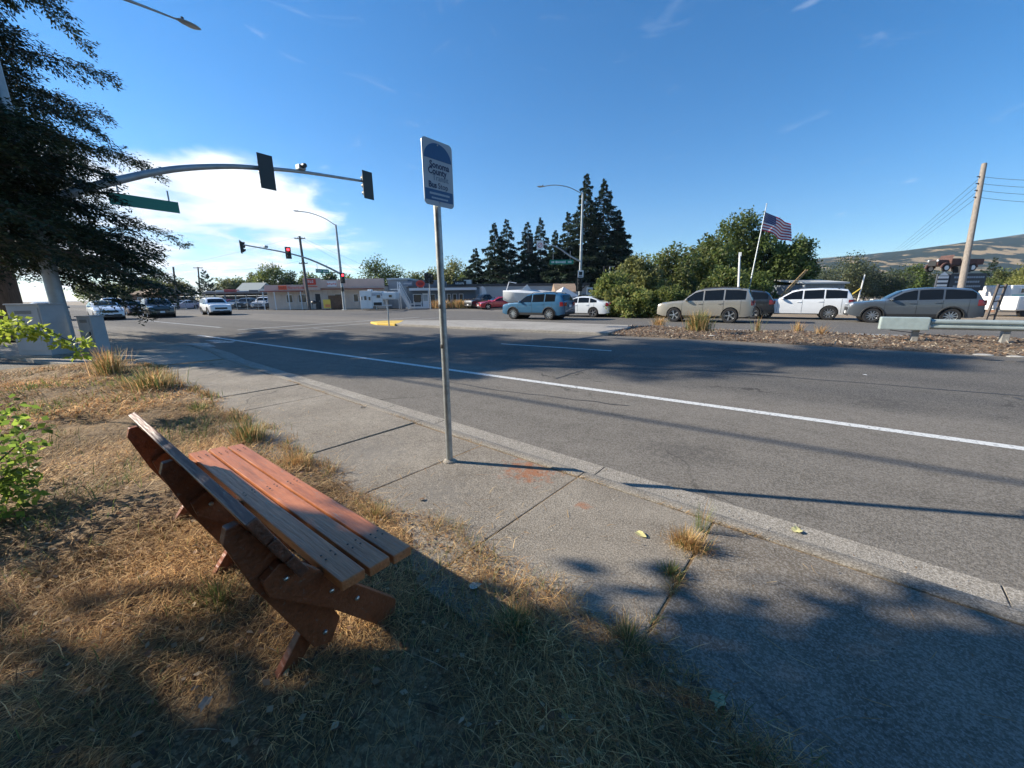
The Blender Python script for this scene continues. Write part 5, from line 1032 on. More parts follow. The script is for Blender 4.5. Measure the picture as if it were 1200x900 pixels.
MB().box((-.62, -.02, zr+.16), (1.15, .22, .40)).build('end_terminal', mat('dented_terminal', (.46, .54, .51), .45, .3, var=.12, vscale=3, bump=.9, bscale=5), gro, bev=.03)
MB().tube([(-.9, .03, .30), (1.2, .06, .04)], .012, 6).build('anchor_cable', M_dark, gro)
# ------------------------------------------------------------------ flag, posts
M_fw = mat('flag_white', (.72, .70, .68), .8); M_fr = mat('flag_red', (.42, .03, .045), .8); M_fb = mat('flag_blue', (.02, .03, .12), .8)
zf = 33; fb = far(872, zf, -.1); ft = pt(898.5, 239, zf); fo = thing('flagpole', 'slanted grey flagpole rising behind the silver SUV', 'flagpole', fb, 0)
MB().tube([(0, 0, 0), tuple((ft-fb)*.5), tuple(ft-fb)], [.06, .05, .03], 8).build('pole', M_pole, fo, smooth=True); MB().blob(tuple(ft-fb), (.06, .06, .06)).build('finial', M_alu, fo, smooth=True)
h0 = pt(896.3, 248.5, zf); h1 = pt(893.5, 270, zf); FL = 2.65; FH = (h0-h1).length
fl = thing('national_flag', 'United States flag flying from the slanted flagpole', 'flag', h0, 0)
cr_ = Vector((math.cos(YAW), math.sin(YAW), 0)); cd = Vector((-math.sin(YAW), math.cos(YAW), 0)); dn = (h1-h0)
def fpt(u, v, off=0):
    q = dn*v+cr_*(FL*u*.93)+Vector((0, 0, -.62*u*FL*(.42+.25*u)+.16*math.sin(u*7+1)*u))+cd*(.22*math.sin(u*9+v*1.5)*(.3+u)+off); return (q.x, q.y, q.z)
def fpatch(nm, u0, u1, v0, v1, mt, off=0, nx=16, nz=2):
    vs = []
    for s in (0, .012):
        vs += [fpt(u0+(u1-u0)*i/nx, v0+(v1-v0)*j/nz, off+s) for i in range(nx+1) for j in range(nz+1)]
    k = nz+1; T_ = (nx+1)*k; f1 = [(i*k+j, (i+1)*k+j, (i+1)*k+j+1, i*k+j+1) for i in range(nx) for j in range(nz)]
    return MB().add(vs, f1+[tuple(T_+a for a in reversed(f)) for f in f1]).build(nm, mt, fl, smooth=True)
for k in range(13): fpatch('stripe', .0 if k > 6 else .40, 1, k/13, (k+1)/13, M_fr if k % 2 == 0 else M_fw)
can = fpatch('canton', 0, .40, 0, 7/13, M_fb, nx=8, nz=5)
for r_ in range(9):
    for c_ in range(6 if r_ % 2 == 0 else 5):
        u = .40*((c_*2+(1 if r_ % 2 == 0 else 2))/12); v = 7/13*(r_+1)/10
        for off in (-.006, .018):
            p = Vector(fpt(u, v, off)); vs = [p+(cr_*math.cos(R(90+36*i))+Vector((0, 0, math.sin(R(90+36*i)))))*(.042 if i % 2 == 0 else .018) for i in range(10)]
            MB().add([tuple(x) for x in vs], [tuple(range(10))]).build('star', M_fw, can)
p = far(864, 31, -.1); o = thing('marker_post', 'bare white post standing behind the silver SUV left of the flagpole', 'post', p, 0); MB().tube([(0, 0, 0), tuple(pt(867, 297, 31)-p)], [.09, .07], 8).build('post', M_sgnwhite, o); MB().box(tuple(pt(867.3, 298, 31)-p), (.2, .2, .3)).build('cap', M_sgnwhite, o)
# ------------------------------------------------------------------ buildings across the junction
def text_strokes(name, n, size, m, parent, loc, seed=1):
    r_ = random.Random(seed); x = 0; xs = []
    for i in range(n): l = size*r_.uniform(.38, .62); xs.append((x, l)); x += l*1.18
    for a, l in xs:
        px_, z_ = loc[0]-x/2+a, loc[2]
        o_ = MB().box((px_+l*.15, loc[1], z_), (l*.26, .006, size*.72)); k_ = r_.choice((0, 1, 2))
        if k_ != 1: o_.box((px_+l*.55, loc[1], z_+size*.3), (l*.55, .006, size*.14))
        if k_ != 0: o_.box((px_+l*.55, loc[1], z_-size*.28), (l*.55, .006, size*.14))
        o_.box((px_+l*.7, loc[1], z_), (l*.22, .006, size*.5)); o_.build(name, m, parent)
class Bld:
    """a building whose front is square to the survey line; local x along the front, y into depth, z up"""
    def __init__(s, name, label, px0, px1, zc, cat='building', z=-.05):
        s.px0, s.zc = px0, zc; s.p = far(px0, zc, z); s.z = z; s.o = thing(name, label, cat, s.p, YAW); s.w = (px1-px0)*zc/FPX
    def x(s, px): return (px-s.px0)*s.zc/FPX
    def h(s, px, py): return hgt(px, py, s.zc)-s.z
    def part(s, nm, px0, px1, py0, py1, y0, y1, m, parent=None, bev=0):
        """box from pixel span, depth y0..y1"""
        pm = (px0+px1)/2; za, zb_ = s.h(pm, py1), s.h(pm, py0); xa, xb = s.x(px0), s.x(px1)
        return MB().box(((xa+xb)/2, (y0+y1)/2, (za+zb_)/2), (xb-xa, y1-y0, zb_-za)).build(nm, m, parent or s.o, bev=bev)
    def box(s, nm, x0, x1, z0, z1, y0, y1, m, parent=None, bev=0): return MB().box(((x0+x1)/2, (y0+y1)/2, (z0+z1)/2), (x1-x0, y1-y0, z1-z0)).build(nm, m, parent or s.o, bev=bev)
    def window(s, x0, x1, z0, z1, m_frame, m_glass, y=0, mull=1, name='window'):
        t = .06; wf = MB()
        for a, b, c_, d in ((x0, x1, z0, z0+t), (x0, x1, z1-t, z1), (x0, x0+t, z0+t, z1-t), (x1-t, x1, z0+t, z1-t)): wf.box(((a+b)/2, y-.03, (c_+d)/2), (b-a, .07, d-c_))
        f = wf.build(name, m_frame, s.o); n = mull+1; dx = (x1-x0-2*t)/n
        for i in range(n): MB().box((x0+t+dx*(i+.5), y-.012, (z0+z1)/2), (dx-.04, .02, z1-z0-2*t)).build('pane', m_glass, f)
        return f
M_stuc = mat('cream_stucco', (.55, .47, .40), .9, var=.10, vscale=.8, bump=.2, bscale=12); M_fasc = mat('pink_beige_fascia', (.58, .43, .36), .8, var=.08, vscale=.7); M_grayw = mat('grey_block_wall', (.36, .37, .38), .9, var=.08, vscale=.5); M_navy = mat('blue_grey_siding', (.10, .13, .16), .7, var=.1, vscale=1)
M_roofd = mat('dark_roof', (.06, .06, .062), .85, var=.2, vscale=1.2); M_wf = mat('white_frame_paint', (.70, .71, .71), .6); M_win = mat('window_glass_dark', (.02, .026, .03), .1, spec=.7); M_brownw = mat('brown_wood_panel', (.16, .095, .06), .8, var=.25, vscale=3)
M_sred = mat('shop_sign_red', (.62, .055, .03), .5); M_sorg = mat('shop_sign_orange', (.75, .12, .03), .5); M_tan = mat('tan_shingle', (.30, .21, .14), .9, var=.2, vscale=3); M_tarp = mat('white_canvas', (.66, .67, .66), .7, var=.06, vscale=3, bump=.3, bscale=4)
M_yels = mat('yellow_board', (.72, .52, .08), .6)
B = Bld('storefront_building', 'long low cream storefront with pink fascia and red signs across the junction', 316, 453, 56); W_ = B.w
B.box('wall', 0, W_, 0, 3.15, 0, 9, M_stuc)
def fascia(px0, px1, z0, z1, y0=-.55): 
    f = B.box('fascia', B.x(px0), B.x(px1), z0, z1, y0, -.004, M_fasc); n = max(1, int((px1-px0)/5)); return f
fascia(316, 361, 2.65, 3.45); fascia(361.05, 380, 2.66, 4.35, -.5); fascia(380.05, 412, 2.95, 4.05); fascia(412.05, 453, 2.9, 4.2, -.52)
B.box('roof', -.1, W_+.1, 3.151, 3.3, .01, 9.1, M_roofd)
B.box('awning', B.x(314), B.x(360.5), 2.50, 2.62, -1.3, -.56, mat('red_brown_awning', (.30, .08, .05), .8)); B.box('awning', B.x(384), B.x(453), 2.72, 2.86, -1.25, -.58, mat('rust_awning', (.28, .12, .08), .8))
for px in (317, 330, 346, 360): B.box('awning_post', B.x(px)-.05, B.x(px)+.05, 0, 2.49, -1.28, -1.18, M_wf)
for k, (a, b_, mull) in enumerate(((337.5, 345, 0), (351.5, 361, 1), (415.5, 421.5, 0), (432, 438, 0))): B.window(B.x(a), B.x(b_), .95, 2.1, M_wf, M_win, mull=mull)
d = B.box('door', B.x(371.5), B.x(377), .02, 2.15, -.05, -.002, M_dark); B.box('handle', B.x(376), B.x(376.4), 1.0, 1.2, -.09, -.051, M_alu, d)
B.box('timber_gate', B.x(387.5), B.x(402.5), .02, 1.9, -.35, -.25, M_brownw)
for i in range(10): B.box('gate_board', B.x(387.7+1.48*i), B.x(389.0+1.48*i), .03, 1.92, -.385, -.352, M_brownw)
B.box('window_band', B.x(395), B.x(402), 1.35, 2.05, -.12, -.004, M_win)
for px in range(320, 452, 6): B.box('siding_strip', B.x(px)-.02, B.x(px)+.02, .02, 2.6, -.018, -.001, M_stuc)
sg = B.box('shop_sign', B.x(332.5), B.x(342), 2.78, 3.36, -.62, -.552, M_sorg, bev=.02); text_strokes('letter', 5, .34, mat('sign_dark_red_letters', (.25, .02, .02), .6), sg, (B.x(337.2), -.624, 3.07), 5)
sg = B.box('shop_sign', B.x(346), B.x(359.5), 2.82, 3.30, -.60, -.552, M_stuc); text_strokes('letter', 10, .40, M_sred, sg, (B.x(352.8), -.605, 3.06), 10)
sg = B.box('shop_sign', B.x(363), B.x(376), 3.42, 4.22, -.56, -.502, M_sred, bev=.02); text_strokes('letter', 4, .52, M_wf, sg, (B.x(369.5), -.565, 3.86), 4)
B.box('sign_line', B.x(364), B.x(377), 3.12, 3.22, -.53, -.503, M_sred)
sg = B.box('shop_sign', B.x(389), B.x(399.5), 3.15, 3.85, -.60, -.552, M_wf); text_strokes('letter', 5, .40, M_sred, sg, (B.x(394.3), -.606, 3.5), 5)
B.box('side_wall', B.x(453)+.005, B.x(477), 0, 4.1, 1.5, 9.5, M_grayw); B.box('side_roof', B.x(452.5)+.02, B.x(478), 4.105, 4.3, 1.3, 9.6, M_wf)
for px, hh in ((400, .8), (372, .5), (420, .45)): B.box('roof_vent', B.x(px)-.25, B.x(px)+.25, 3.31, 3.6+hh, 2.5, 3.1, M_alu)
# leaning white board and yellow board in front
p = far(384, 53.5, -.03); o = thing('sandwich_board', 'yellow and orange board sign standing before the storefront gate', 'sign', p, YAW); MB().box((0, 0, .75), (1.0, .05, 1.2)).build('panel', M_yels, o); MB().box((.1, -.03, .5), (.7, .02, .4)).build('lower_panel', mat('orange_board', (.7, .25, .08), .6), o); MB().box((-.4, .1, .3), (.05, .05, .6)).build('leg', M_wf, o); MB().box((.4, .1, .3), (.05, .05, .6)).build('leg', M_wf, o)
p = far(369, 53.5, -.03); o = thing('barbecue_grill', 'black kettle style drum on legs before the storefront door', 'grill', p, YAW); MB().blob((0, 0, 1.0), (.42, .3, .22)).build('drum', M_black, o, smooth=True)
for x in (-.25, .25): MB().tube([(x, 0, .0), (x, 0, .9)], .03, 6).build('leg', M_black, o)
# camper on the forecourt
Cm = Bld('truck_camper', 'white slide-in camper body standing on legs before the storefront end', 423, 465, 50, 'camper'); cw = Cm.w; M_cmp = mat('camper_white', (.74, .74, .72), .5, var=.04, vscale=2); M_cmps = mat('camper_stripe', (.36, .38, .42), .5)
body = Cm.box('body', 0, Cm.x(437), .15, 2.42, 0, 2.3, M_cmp, bev=.06); Cm.box('side_body', Cm.x(437)-.01, Cm.x(449), .45, 2.36, .05, 2.2, M_cmp, bev=.06); cab = Cm.box('cabover', Cm.x(448)-.05, Cm.x(464.5), 1.28, 2.25, .08, 2.15, M_cmp, bev=.2)
Cm.box('stripe', Cm.x(437.1), Cm.x(449), 1.75, 2.1, .02, .048, M_cmps); Cm.box('vent', Cm.x(438.5), Cm.x(448), .55, .95, .02, .049, M_black)
for a, b_, z0, z1 in ((424.3, 426.6, 1.2, 1.75), (432.6, 436, 1.15, 1.7), (442, 447.5, 1.45, 1.95)): Cm.window(Cm.x(a), Cm.x(b_), z0, z1, M_cmp, M_win, y=-.0 if a < 437 else .04, mull=0)
Cm.window(Cm.x(456), Cm.x(461), 1.5, 1.95, M_cmp, M_win, y=.075, mull=0)
d = Cm.box('door', Cm.x(427.3), Cm.x(431.8), .25, 1.95, -.035, -.002, M_cmp, bev=.01); Cm.box('door_window', Cm.x(428.2), Cm.x(430.9), 1.25, 1.75, -.045, -.036, M_win, d)
for px in (424, 441, 453): Cm.box('jack_leg', Cm.x(px)-.05, Cm.x(px)+.05, 0, .6 if px < 450 else 1.3, .1, .2, M_alu)
Cm.box('roof_unit', Cm.x(430), Cm.x(434), 2.43, 2.6, .8, 1.5, M_wf, bev=.03)
# blue grey shop
D = Bld('corner_shop', 'low blue grey shop with white framed windows left of the bus stop post', 478, 558, 55); dw = D.w
D.box('wall', 0, dw, 0, 2.75, 0, 7, M_navy); D.box('roof_edge', D.x(483), dw+.15, 2.45, 2.78, -1.0, -.005, M_wf); D.box('roof', 0, dw, 2.76, 2.95, .01, 7, M_roofd); D.box('upper_wall', .02, D.x(517), 2.96, 3.9, .8, 6, M_navy)
for a, b_ in ((485, 495), (504.5, 511), (513.5, 518), (524.5, 529), (531, 536), (538.5, 543.5)): D.window(D.x(a), D.x(b_), .75, 1.95, M_wf, M_win, mull=0)
d = D.box('door', D.x(496), D.x(503), .03, 2.05, -.06, -.003, M_wf); D.box('door_window', D.x(497), D.x(502), 1.0, 1.85, -.075, -.061, mat('pale_glass', (.35, .40, .42), .15), d)
D.box('porch_rail', D.x(479), D.x(496), .55, .68, -1.1, -1.0, M_wf); D.box('deck', D.x(478), D.x(506), .0, .25, -1.15, -.061, M_wf)
for px in (480, 488, 496, 505): D.box('rail_post', D.x(px)-.05, D.x(px)+.05, .26, .95 if px < 505 else 2.44, -1.12, -1.02, M_wf)
sg = plate('round_sign', [(.62*math.cos(R(a)), .48*math.sin(R(a))) for a in range(0, 360, 20)], -.06, .0, M_sred, D.o, (D.x(496), -.9, 3.35)); plate('emblem', [(.40*math.cos(R(a)), .2*math.sin(R(a))) for a in range(0, 360, 30)], -.075, -.062, mat('sign_dark_red', (.30, .02, .03), .5), sg)
for px in (493, 499): D.box('sign_post', D.x(px)-.03, D.x(px)+.03, 2.79, 3.2, -.88, -.82, M_wf)
sg = D.box('banner', D.x(473), D.x(484), 3.15, 3.75, .55, .6, mat('slate_banner', (.16, .2, .26), .6)); text_strokes('letter', 7, .3, M_wf, sg, (D.x(478.5), .545, 3.45), 7)
st_ = thing('white_stairs', 'white wooden outside stairs at the left side of the corner shop', 'stairs', far(468, 52.5, -.05), YAW); hh = 2.7
for y in (0, .9): MB().bar((.1, y, 2.6), (1.35, y, .02), .06, .25).build('stringer', M_wf, st_); MB().bar((.1, y, 3.5), (1.35, y, 1.0), .05, .07).build('handrail', M_wf, st_); MB().box((.02, y, 1.8), (.1, .1, 3.6)).build('post', M_wf, st_); MB().box((1.38, y, .5), (.09, .09, 1.0)).build('post', M_wf, st_)
for i in range(11): MB().box((.12+.113*i, .45, 2.5-.235*i), (.24, .84, .04)).build('tread', M_wf, st_)
MB().box((-.55, .45, 2.62), (1.1, .95, .08)).build('landing', M_wf, st_)
# long grey block building
E_ = Bld('warehouse', 'long grey block warehouse with a dark flat roof below the conifers', 521, 690, 66)
E_.box('wall', 0, E_.w, 0, 3.2, 0, 12, M_grayw); E_.box('roof_edge', -.1, E_.w+.1, 3.21, 3.62, -.12, 12.1, M_roofd); sg = E_.box('name_board', E_.x(533), E_.x(547.5), 3.3, 4.15, -.25, -.13, M_black); text_strokes('letter', 6, .42, M_wf, sg, (E_.x(540.2), -.256, 3.75), 6)
for px in (575, 600, 626): E_.box('pilaster', E_.x(px)-.15, E_.x(px)+.15, 0, 3.19, -.10, -.003, M_grayw)
E_.window(E_.x(590), E_.x(596), 1.6, 2.5, M_wf, M_win); E_.box('roof_unit', E_.x(543), E_.x(552), 3.63, 4.4, 2, 4, M_alu)
# planting in front of shop
for k, px in enumerate((512, 520, 534, 541, 549)):
    p = far(px, 52.5, -.03); weed('ornamental_grass', '%s clump of golden ornamental grass in front of the corner shop' % ('first', 'second', 'third', 'fourth', 'fifth')[k], p.x, p.y, 260, 1.3, .5, .15, .07, cat='grass', lean=(.05, .5))['group'] = 'golden grass before the shop'
p = far(564.5, 54, -.05); o = thing('feather_banner', 'white feather banner on a pole left of the black pickup', 'banner', p, YAW); MB().tube([(0, 0, 0), (0, 0, 2.9)], .03, 6).build('pole', M_pole, o); plate('cloth', [(.03, .7), (.62, .9), (.72, 2.1), (.55, 2.7), (.2, 2.95), (.03, 2.9)], -.01, .01, M_tarp, o)
# boat on trailer, tent and small tan house behind the blue SUV
Bo = thing('motor_boat', 'white motor boat under a cover on a trailer behind the light blue SUV', 'boat', far(625, 37, -.1), YAW); hull = MB(); vs = []
for i in range(13):
    t = i/12; x = -2.9+5.8*t; w_ = 1.05*(1-max(0, (.35-t)/.35)**2.2*.96); sh_ = 1.75+.28*(1-t)**2; kz = .75+.5*max(0, (.3-t)/.3)**2
    vs += [(x, 0, kz), (x, w_*.75, kz+.35), (x, w_, sh_), (x, w_*.5, sh_+.10+.22*math.sin(math.pi*t)), (x, -w_*.5, sh_+.10+.22*math.sin(math.pi*t)), (x, -w_, sh_), (x, -w_*.75, kz+.35)]
hull.add(vs, [(i*7+j, (i+1)*7+j, (i+1)*7+(j+1) % 7, i*7+(j+1) % 7) for i in range(12) for j in range(7)]+[tuple(range(7)), tuple(range(84, 91))]); hull.build('hull', M_tarp, Bo, smooth=True)
MB().add([(-1.3, -.6, 2.05), (-1.3, .6, 2.05), (-.6, .55, 2.65), (-.6, -.55, 2.65), (-.2, -.6, 2.1), (-.2, .6, 2.1)], [(0, 1, 2, 3), (3, 2, 5, 4), (0, 3, 4), (1, 5, 2)]).build('windscreen_cover', M_tarp, Bo)
MB().tube([(-2.6, 0, 2.0), (-2.3, 0, 2.9), (-1.6, 0, 2.8)], .05, 6).build('rail', M_wf, Bo); MB().box((0, 0, .55), (5.2, 1.3, .12)).build('trailer', M_dark, Bo)
for y in (-.8, .8): MB().lathe([(.33, -.1), (.33, .1)], 16, 'y', (.8, y, .33)).build('wheel', M_tyre, Bo)
Hs = Bld('small_house', 'small tan roofed house right of the boat', 652, 674, 47); Hs.box('wall', 0, Hs.w, 0, 2.0, 0, 4, M_stuc); MB().add([(-.2, -.3, 2.01), (Hs.w+.2, -.3, 2.01), (Hs.w+.2, 4.3, 2.01), (-.2, 4.3, 2.01), (-.2, 2, 3.0), (Hs.w+.2, 2, 3.0)], [(0, 1, 5, 4), (2, 3, 4, 5), (0, 4, 3), (1, 2, 5), (3, 2, 1, 0)]).build('roof', M_tan, Hs.o); Hs.window(Hs.x(655), Hs.x(660), .9, 1.7, M_wf, M_win)
tn = thing('canvas_tent', 'white canvas tent between the boat and the white sedan', 'tent', far(660, 41, -.1), YAW+.4); MB().add([(-1.2, -1.2, 0), (1.2, -1.2, 0), (1.2, 1.2, 0), (-1.2, 1.2, 0), (-1.25, -1.25, 1.5), (1.25, -1.25, 1.5), (1.25, 1.25, 1.5), (-1.25, 1.25, 1.5), (0, 0, 2.5)], [(0, 1, 5, 4), (1, 2, 6, 5), (2, 3, 7, 6), (3, 0, 4, 7), (4, 5, 8), (5, 6, 8), (6, 7, 8), (7, 4, 8), (3, 2, 1, 0)]).build('canvas', M_tarp, tn)
for x, y in ((-1.28, -1.28), (1.28, -1.28), (1.28, 1.28), (-1.28, 1.28)): MB().tube([(x, y, 0), (x, y, 1.55)], .035, 6).build('pole', M_pole, tn)
# brown house and fenced yard at the left
Bh = Bld('brown_house', 'brown house with a tan hipped roof behind the waiting cars', 158, 186, 72); Bh.box('wall', 0, Bh.w, 0, 2.6, 0, 7, M_brownw); MB().add([(-.4, -.5, 2.61), (Bh.w+.4, -.5, 2.61), (Bh.w+.4, 7.5, 2.61), (-.4, 7.5, 2.61), (1.2, 3.5, 4.2), (Bh.w-1.2, 3.5, 4.2)], [(0, 1, 5, 4), (2, 3, 4, 5), (0, 4, 3), (1, 2, 5), (3, 2, 1, 0)]).build('roof', M_tan, Bh.o); Bh.window(Bh.x(164), Bh.x(169), 1, 2, M_wf, M_win); Bh.window(Bh.x(174), Bh.x(179), 1, 2, M_wf, M_win)
fa_, fb_ = far(196, 62, -.1), far(316, 58, -.1); fd = fb_-fa_; fn = thing('chain_fence', 'dark chain link fence with posts along the vehicle yard', 'fence', fa_, math.atan2(fd.y, fd.x)); FLn = fd.length; nP = 10
for i in range(nP+1): MB().tube([(FLn*i/nP, 0, 0), (FLn*i/nP, 0, 2.2)], .05, 6).build('post', M_pole, fn)
for z in (.15, 2.1): MB().tube([(0, 0, z), (FLn, 0, z)], .025, 5).build('rail', M_pole, fn)
wm = MB()
for i in range(90):
    x = FLn*i/90
    for s_ in (1, -1):
        x1 = x+s_*1.95
        if 0 < x1 < FLn: wm.bar((x, 0, .15), (x1, 0, 2.1), .012, .012)
tag(wm.build('wire_mesh', M_wire, fn), kind='stuff')
Sh = Bld('yard_shed', 'long open dark shed roof behind the parked yard vehicles', 240, 317, 68); Sh.box('roof', 0, Sh.w, 2.5, 2.75, 0, 4, mat('rusted_sheet_roof', (.22, .19, .17), .8, var=.3, vscale=1)); Sh.box('back_wall', .1, Sh.w-.1, 0, 2.49, 3.8, 3.95, mat('shed_dark_wall', (.06, .055, .05), .9))
for i in range(7): Sh.box('post', Sh.w*i/6.05, Sh.w*i/6.05+.12, 0, 2.49, .1, .22, M_timberd)
for i, (px, cc) in enumerate(((246, (.3, .3, .3)), (258, (.5, .5, .48)), (268, (.35, .06, .06)), (283, (.4, .42, .43)), (297, (.12, .12, .13)), (308, (.5, .48, .44)))): Sh.box('junk_panel', Sh.x(px)-.8, Sh.x(px)+.8, 2.76, 3.0+.12*(i % 3), .6, 2.4, mat('junk_%d' % i, cc, .6), bev=.1)
Gs = Bld('pale_house', 'small pale roofed house above the yard beside the storefront', 281, 306, 80); Gs.box('wall', 0, Gs.w, 0, 3.2, 0, 5, M_stuc); MB().add([(-.3, -.4, 3.21), (Gs.w+.3, -.4, 3.21), (Gs.w+.3, 5.4, 3.21), (-.3, 5.4, 3.21), (-.3, 2.5, 4.9), (Gs.w+.3, 2.5, 4.9)], [(0, 1, 5, 4), (2, 3, 4, 5), (0, 4, 3), (1, 2, 5), (3, 2, 1, 0)]).build('roof', mat('pale_green_roof', (.32, .35, .33), .8), Gs.o)
# ------------------------------------------------------------------ right side: shed, junk yard, truck sign, trailers
Rs = Bld('grey_shed', 'grey metal shed with a pale roof behind the white SUV', 938, 985, 37); Rs.box('wall', 0, Rs.w, 0, 2.35, 0, 5, mat('shed_blue_grey', (.22, .26, .30), .6, var=.08, vscale=1)); MB().add([(-.2, -.3, 2.36), (Rs.w+.2, -.3, 2.36), (Rs.w+.2, 5.2, 2.9), (-.2, 5.2, 2.9), (-.2, -.3, 2.5), (Rs.w+.2, -.3, 2.5), (Rs.w+.2, 5.2, 3.04), (-.2, 5.2, 3.04)], [(0, 3, 2, 1), (4, 5, 6, 7), (0, 1, 5, 4), (1, 2, 6, 5), (2, 3, 7, 6), (3, 0, 4, 7)]).build('roof', mat('pale_sheet_roof', (.52, .52, .50), .6), Rs.o)
for i in range(9): Rs.box('rib', Rs.w*(i+.5)/9-.03, Rs.w*(i+.5)/9+.03, .02, 2.33, -.03, -.002, mat('shed_rib', (.26, .30, .34), .6))
Rs.box('corner_trim', -.02, .12, 0, 2.34, -.05, -.031, M_wf)
cr = thing('crane_boom', 'yellow brown boom of an old crane sloping up beside the grey shed', 'crane', far(912, 34, -.1), YAW); b0, b1 = Vector((0, 0, 1.2)), Vector(((938-912)*34/FPX, 0, hgt(937, 317, 34)+.1)); M_boom = mat('crane_yellow_rust', (.35, .24, .11), .7, var=.3, vscale=4)
for dx in (-.14, .14): MB().bar(b0+Vector((dx, 0, 0)), b1+Vector((dx*.6, 0, 0)), .07, .07).build('chord', M_boom, cr)
for i in range(8): a = b0.lerp(b1, i/8); c_ = b0.lerp(b1, (i+1)/8); MB().bar(a+Vector((-.14, 0, 0)), c_+Vector((.12, 0, 0)), .04, .04).build('lacing', M_boom, cr)
MB().box((.1, 0, .6), (1.8, 1.3, 1.1)).build('machine_house', mat('old_red_paint', (.25, .07, .045), .7, var=.3, vscale=3), cr, bev=.05)
for y in (-.6, .6): MB().box((.1, y, .2), (2.2, .35, .4)).build('track', M_tyre, cr, bev=.12)
def truck(name, label, loc, rz, m, sc=1, wheelc=None):
    o = thing(name, label, 'truck', loc, rz); o.scale = (sc,)*3
    MB().box((-1.1, 0, .75), (2.3, 1.6, .12)).build('bed_floor', m, o)
    for y in (-.8, .8): MB().box((-1.1, y, 1.02), (2.3, .06, .5)).build('bed_side', m, o, bev=.02)
    MB().box((-2.25, 0, 1.02), (.06, 1.6, .5)).build('tailgate', m, o); MB().box((.55, 0, .98), (1.0, 1.55, .75)).build('cab', m, o, bev=.1)
    hd = MB().box((1.6, 0, .95), (1.2, 1.05, .60)).build('hood', m, o, bev=.16); MB().box((2.22, 0, .92), (.05, .8, .55)).build('grille', M_dark, hd)
    MB().add([(.35, -.7, 1.36), (.35, .7, 1.36), (.95, .7, 1.36), (.95, -.7, 1.36), (.75, -.65, 1.72), (.75, .65, 1.72), (.7, .65, 1.72), (.7, -.65, 1.72)], [(3, 2, 5, 4), (4, 5, 6, 7)]).build('windshield_frame', m, o)
    for x in (1.55, -1.2):
        for y in (-.78, .78):
            MB().lathe([(.30, -.09), (.38, -.08), (.38, .08), (.30, .09)], 18, 'y', (x, y, .40)).build('wheel', M_tyre, o, smooth=True); MB().lathe([(.23, -.105), (.23, .105)], 14, 'y', (x, y, .40)).build('hub', wheelc or M_rim, o)
            pts = [(x+.50*math.cos(R(a)), y, .42+.46*math.sin(R(a))) for a in range(0, 181, 20)]; MB().tube(pts, .09, 6).build('fender', m, o, smooth=True)
    for y in (-.45, .45): MB().blob((2.2, y, 1.15), (.08, .12, .12)).build('headlight', M_head, o, smooth=True)
    return o
M_rtruck = mat('rusty_truck_paint', (.10, .05, .042), .8, var=.35, vscale=3)
zs = 32; sgp = far(1120, zs, -.1); sgn_ = thing('yard_sign', 'dark two panel yard sign standing behind the leaning pole, carrying the old truck', 'sign', sgp, YAW)
sx_ = lambda px: (px-1120)*zs/FPX
sz_ = lambda px, py: hgt(px, py, zs)+.1
MB().box(((sx_(1102)+sx_(1143))/2, 0, (sz_(1120, 321)+sz_(1120, 341))/2), (sx_(1143)-sx_(1102), .35, sz_(1120, 321)-sz_(1120, 341))).build('main_panel', mat('sign_slate', (.03, .038, .05), .6), sgn_, bev=.03)
mp_ = sgn_.children[0]; zt_, zl_ = sz_(1120, 321), sz_(1120, 341)
for k, (wd_, zf_) in enumerate(((2.3, .78), (2.0, .52), (2.2, .26))):
    x = -wd_/2+sx_(1122); r_ = random.Random(k)
    while x < wd_/2+sx_(1122): l = r_.uniform(.1, .24); MB().box((x+l/2, -.182, zl_+(zt_-zl_)*zf_), (l*.8, .012, .15)).build('letter_stroke', mat('sign_letter_grey', (.22, .27, .32), .6), mp_); x += l
MB().box((sx_(1094), -.1, (sz_(1094, 322)+sz_(1094, 342))/2), (.95, .12, sz_(1094, 322)-sz_(1094, 342))).build('side_panel', mat('sign_side_dark', (.05, .06, .08), .6), sgn_)
for k in range(4): MB().box((sx_(1094), -.17, sz_(1094, 325.5+4.6*k)), (.82, .02, .17)).build('white_line', M_sgnwhite, sgn_)
MB().add([(sx_(1094)-.4, -.17, sz_(1094, 323.5)), (sx_(1094)+.4, -.17, sz_(1094, 323.5)), (sx_(1094), -.17, sz_(1094, 319))], [(0, 1, 2)]).build('white_peak', M_sgnwhite, sgn_)
for px in (1092, 1104, 1140): MB().box((sx_(px), .05, .7), (.14, .14, 1.5+.6)).build('leg', M_dark, sgn_)
MB().box((sx_(1116), 0, (sz_(1116, 320)+sz_(1116, 313))/2), (.75, .6, sz_(1116, 313)-sz_(1116, 320.5))).build('pedestal', M_dark, sgn_)
tp_ = pt(1116, 313.6, zs); truck('old_pickup_truck', 'rusty brown antique pickup truck mounted on top of the dark yard sign', (tp_.x, tp_.y, tp_.z-.36), YAW+math.pi, M_rtruck, .78, M_sgnwhite)
p = far(888, 36, -.1); truck('old_pickup_truck', 'old red brown truck parked beyond the dark SUV', p, YAW+math.pi, mat('faded_red_truck', (.18, .06, .045), .8, var=.3, vscale=3), 1.15)
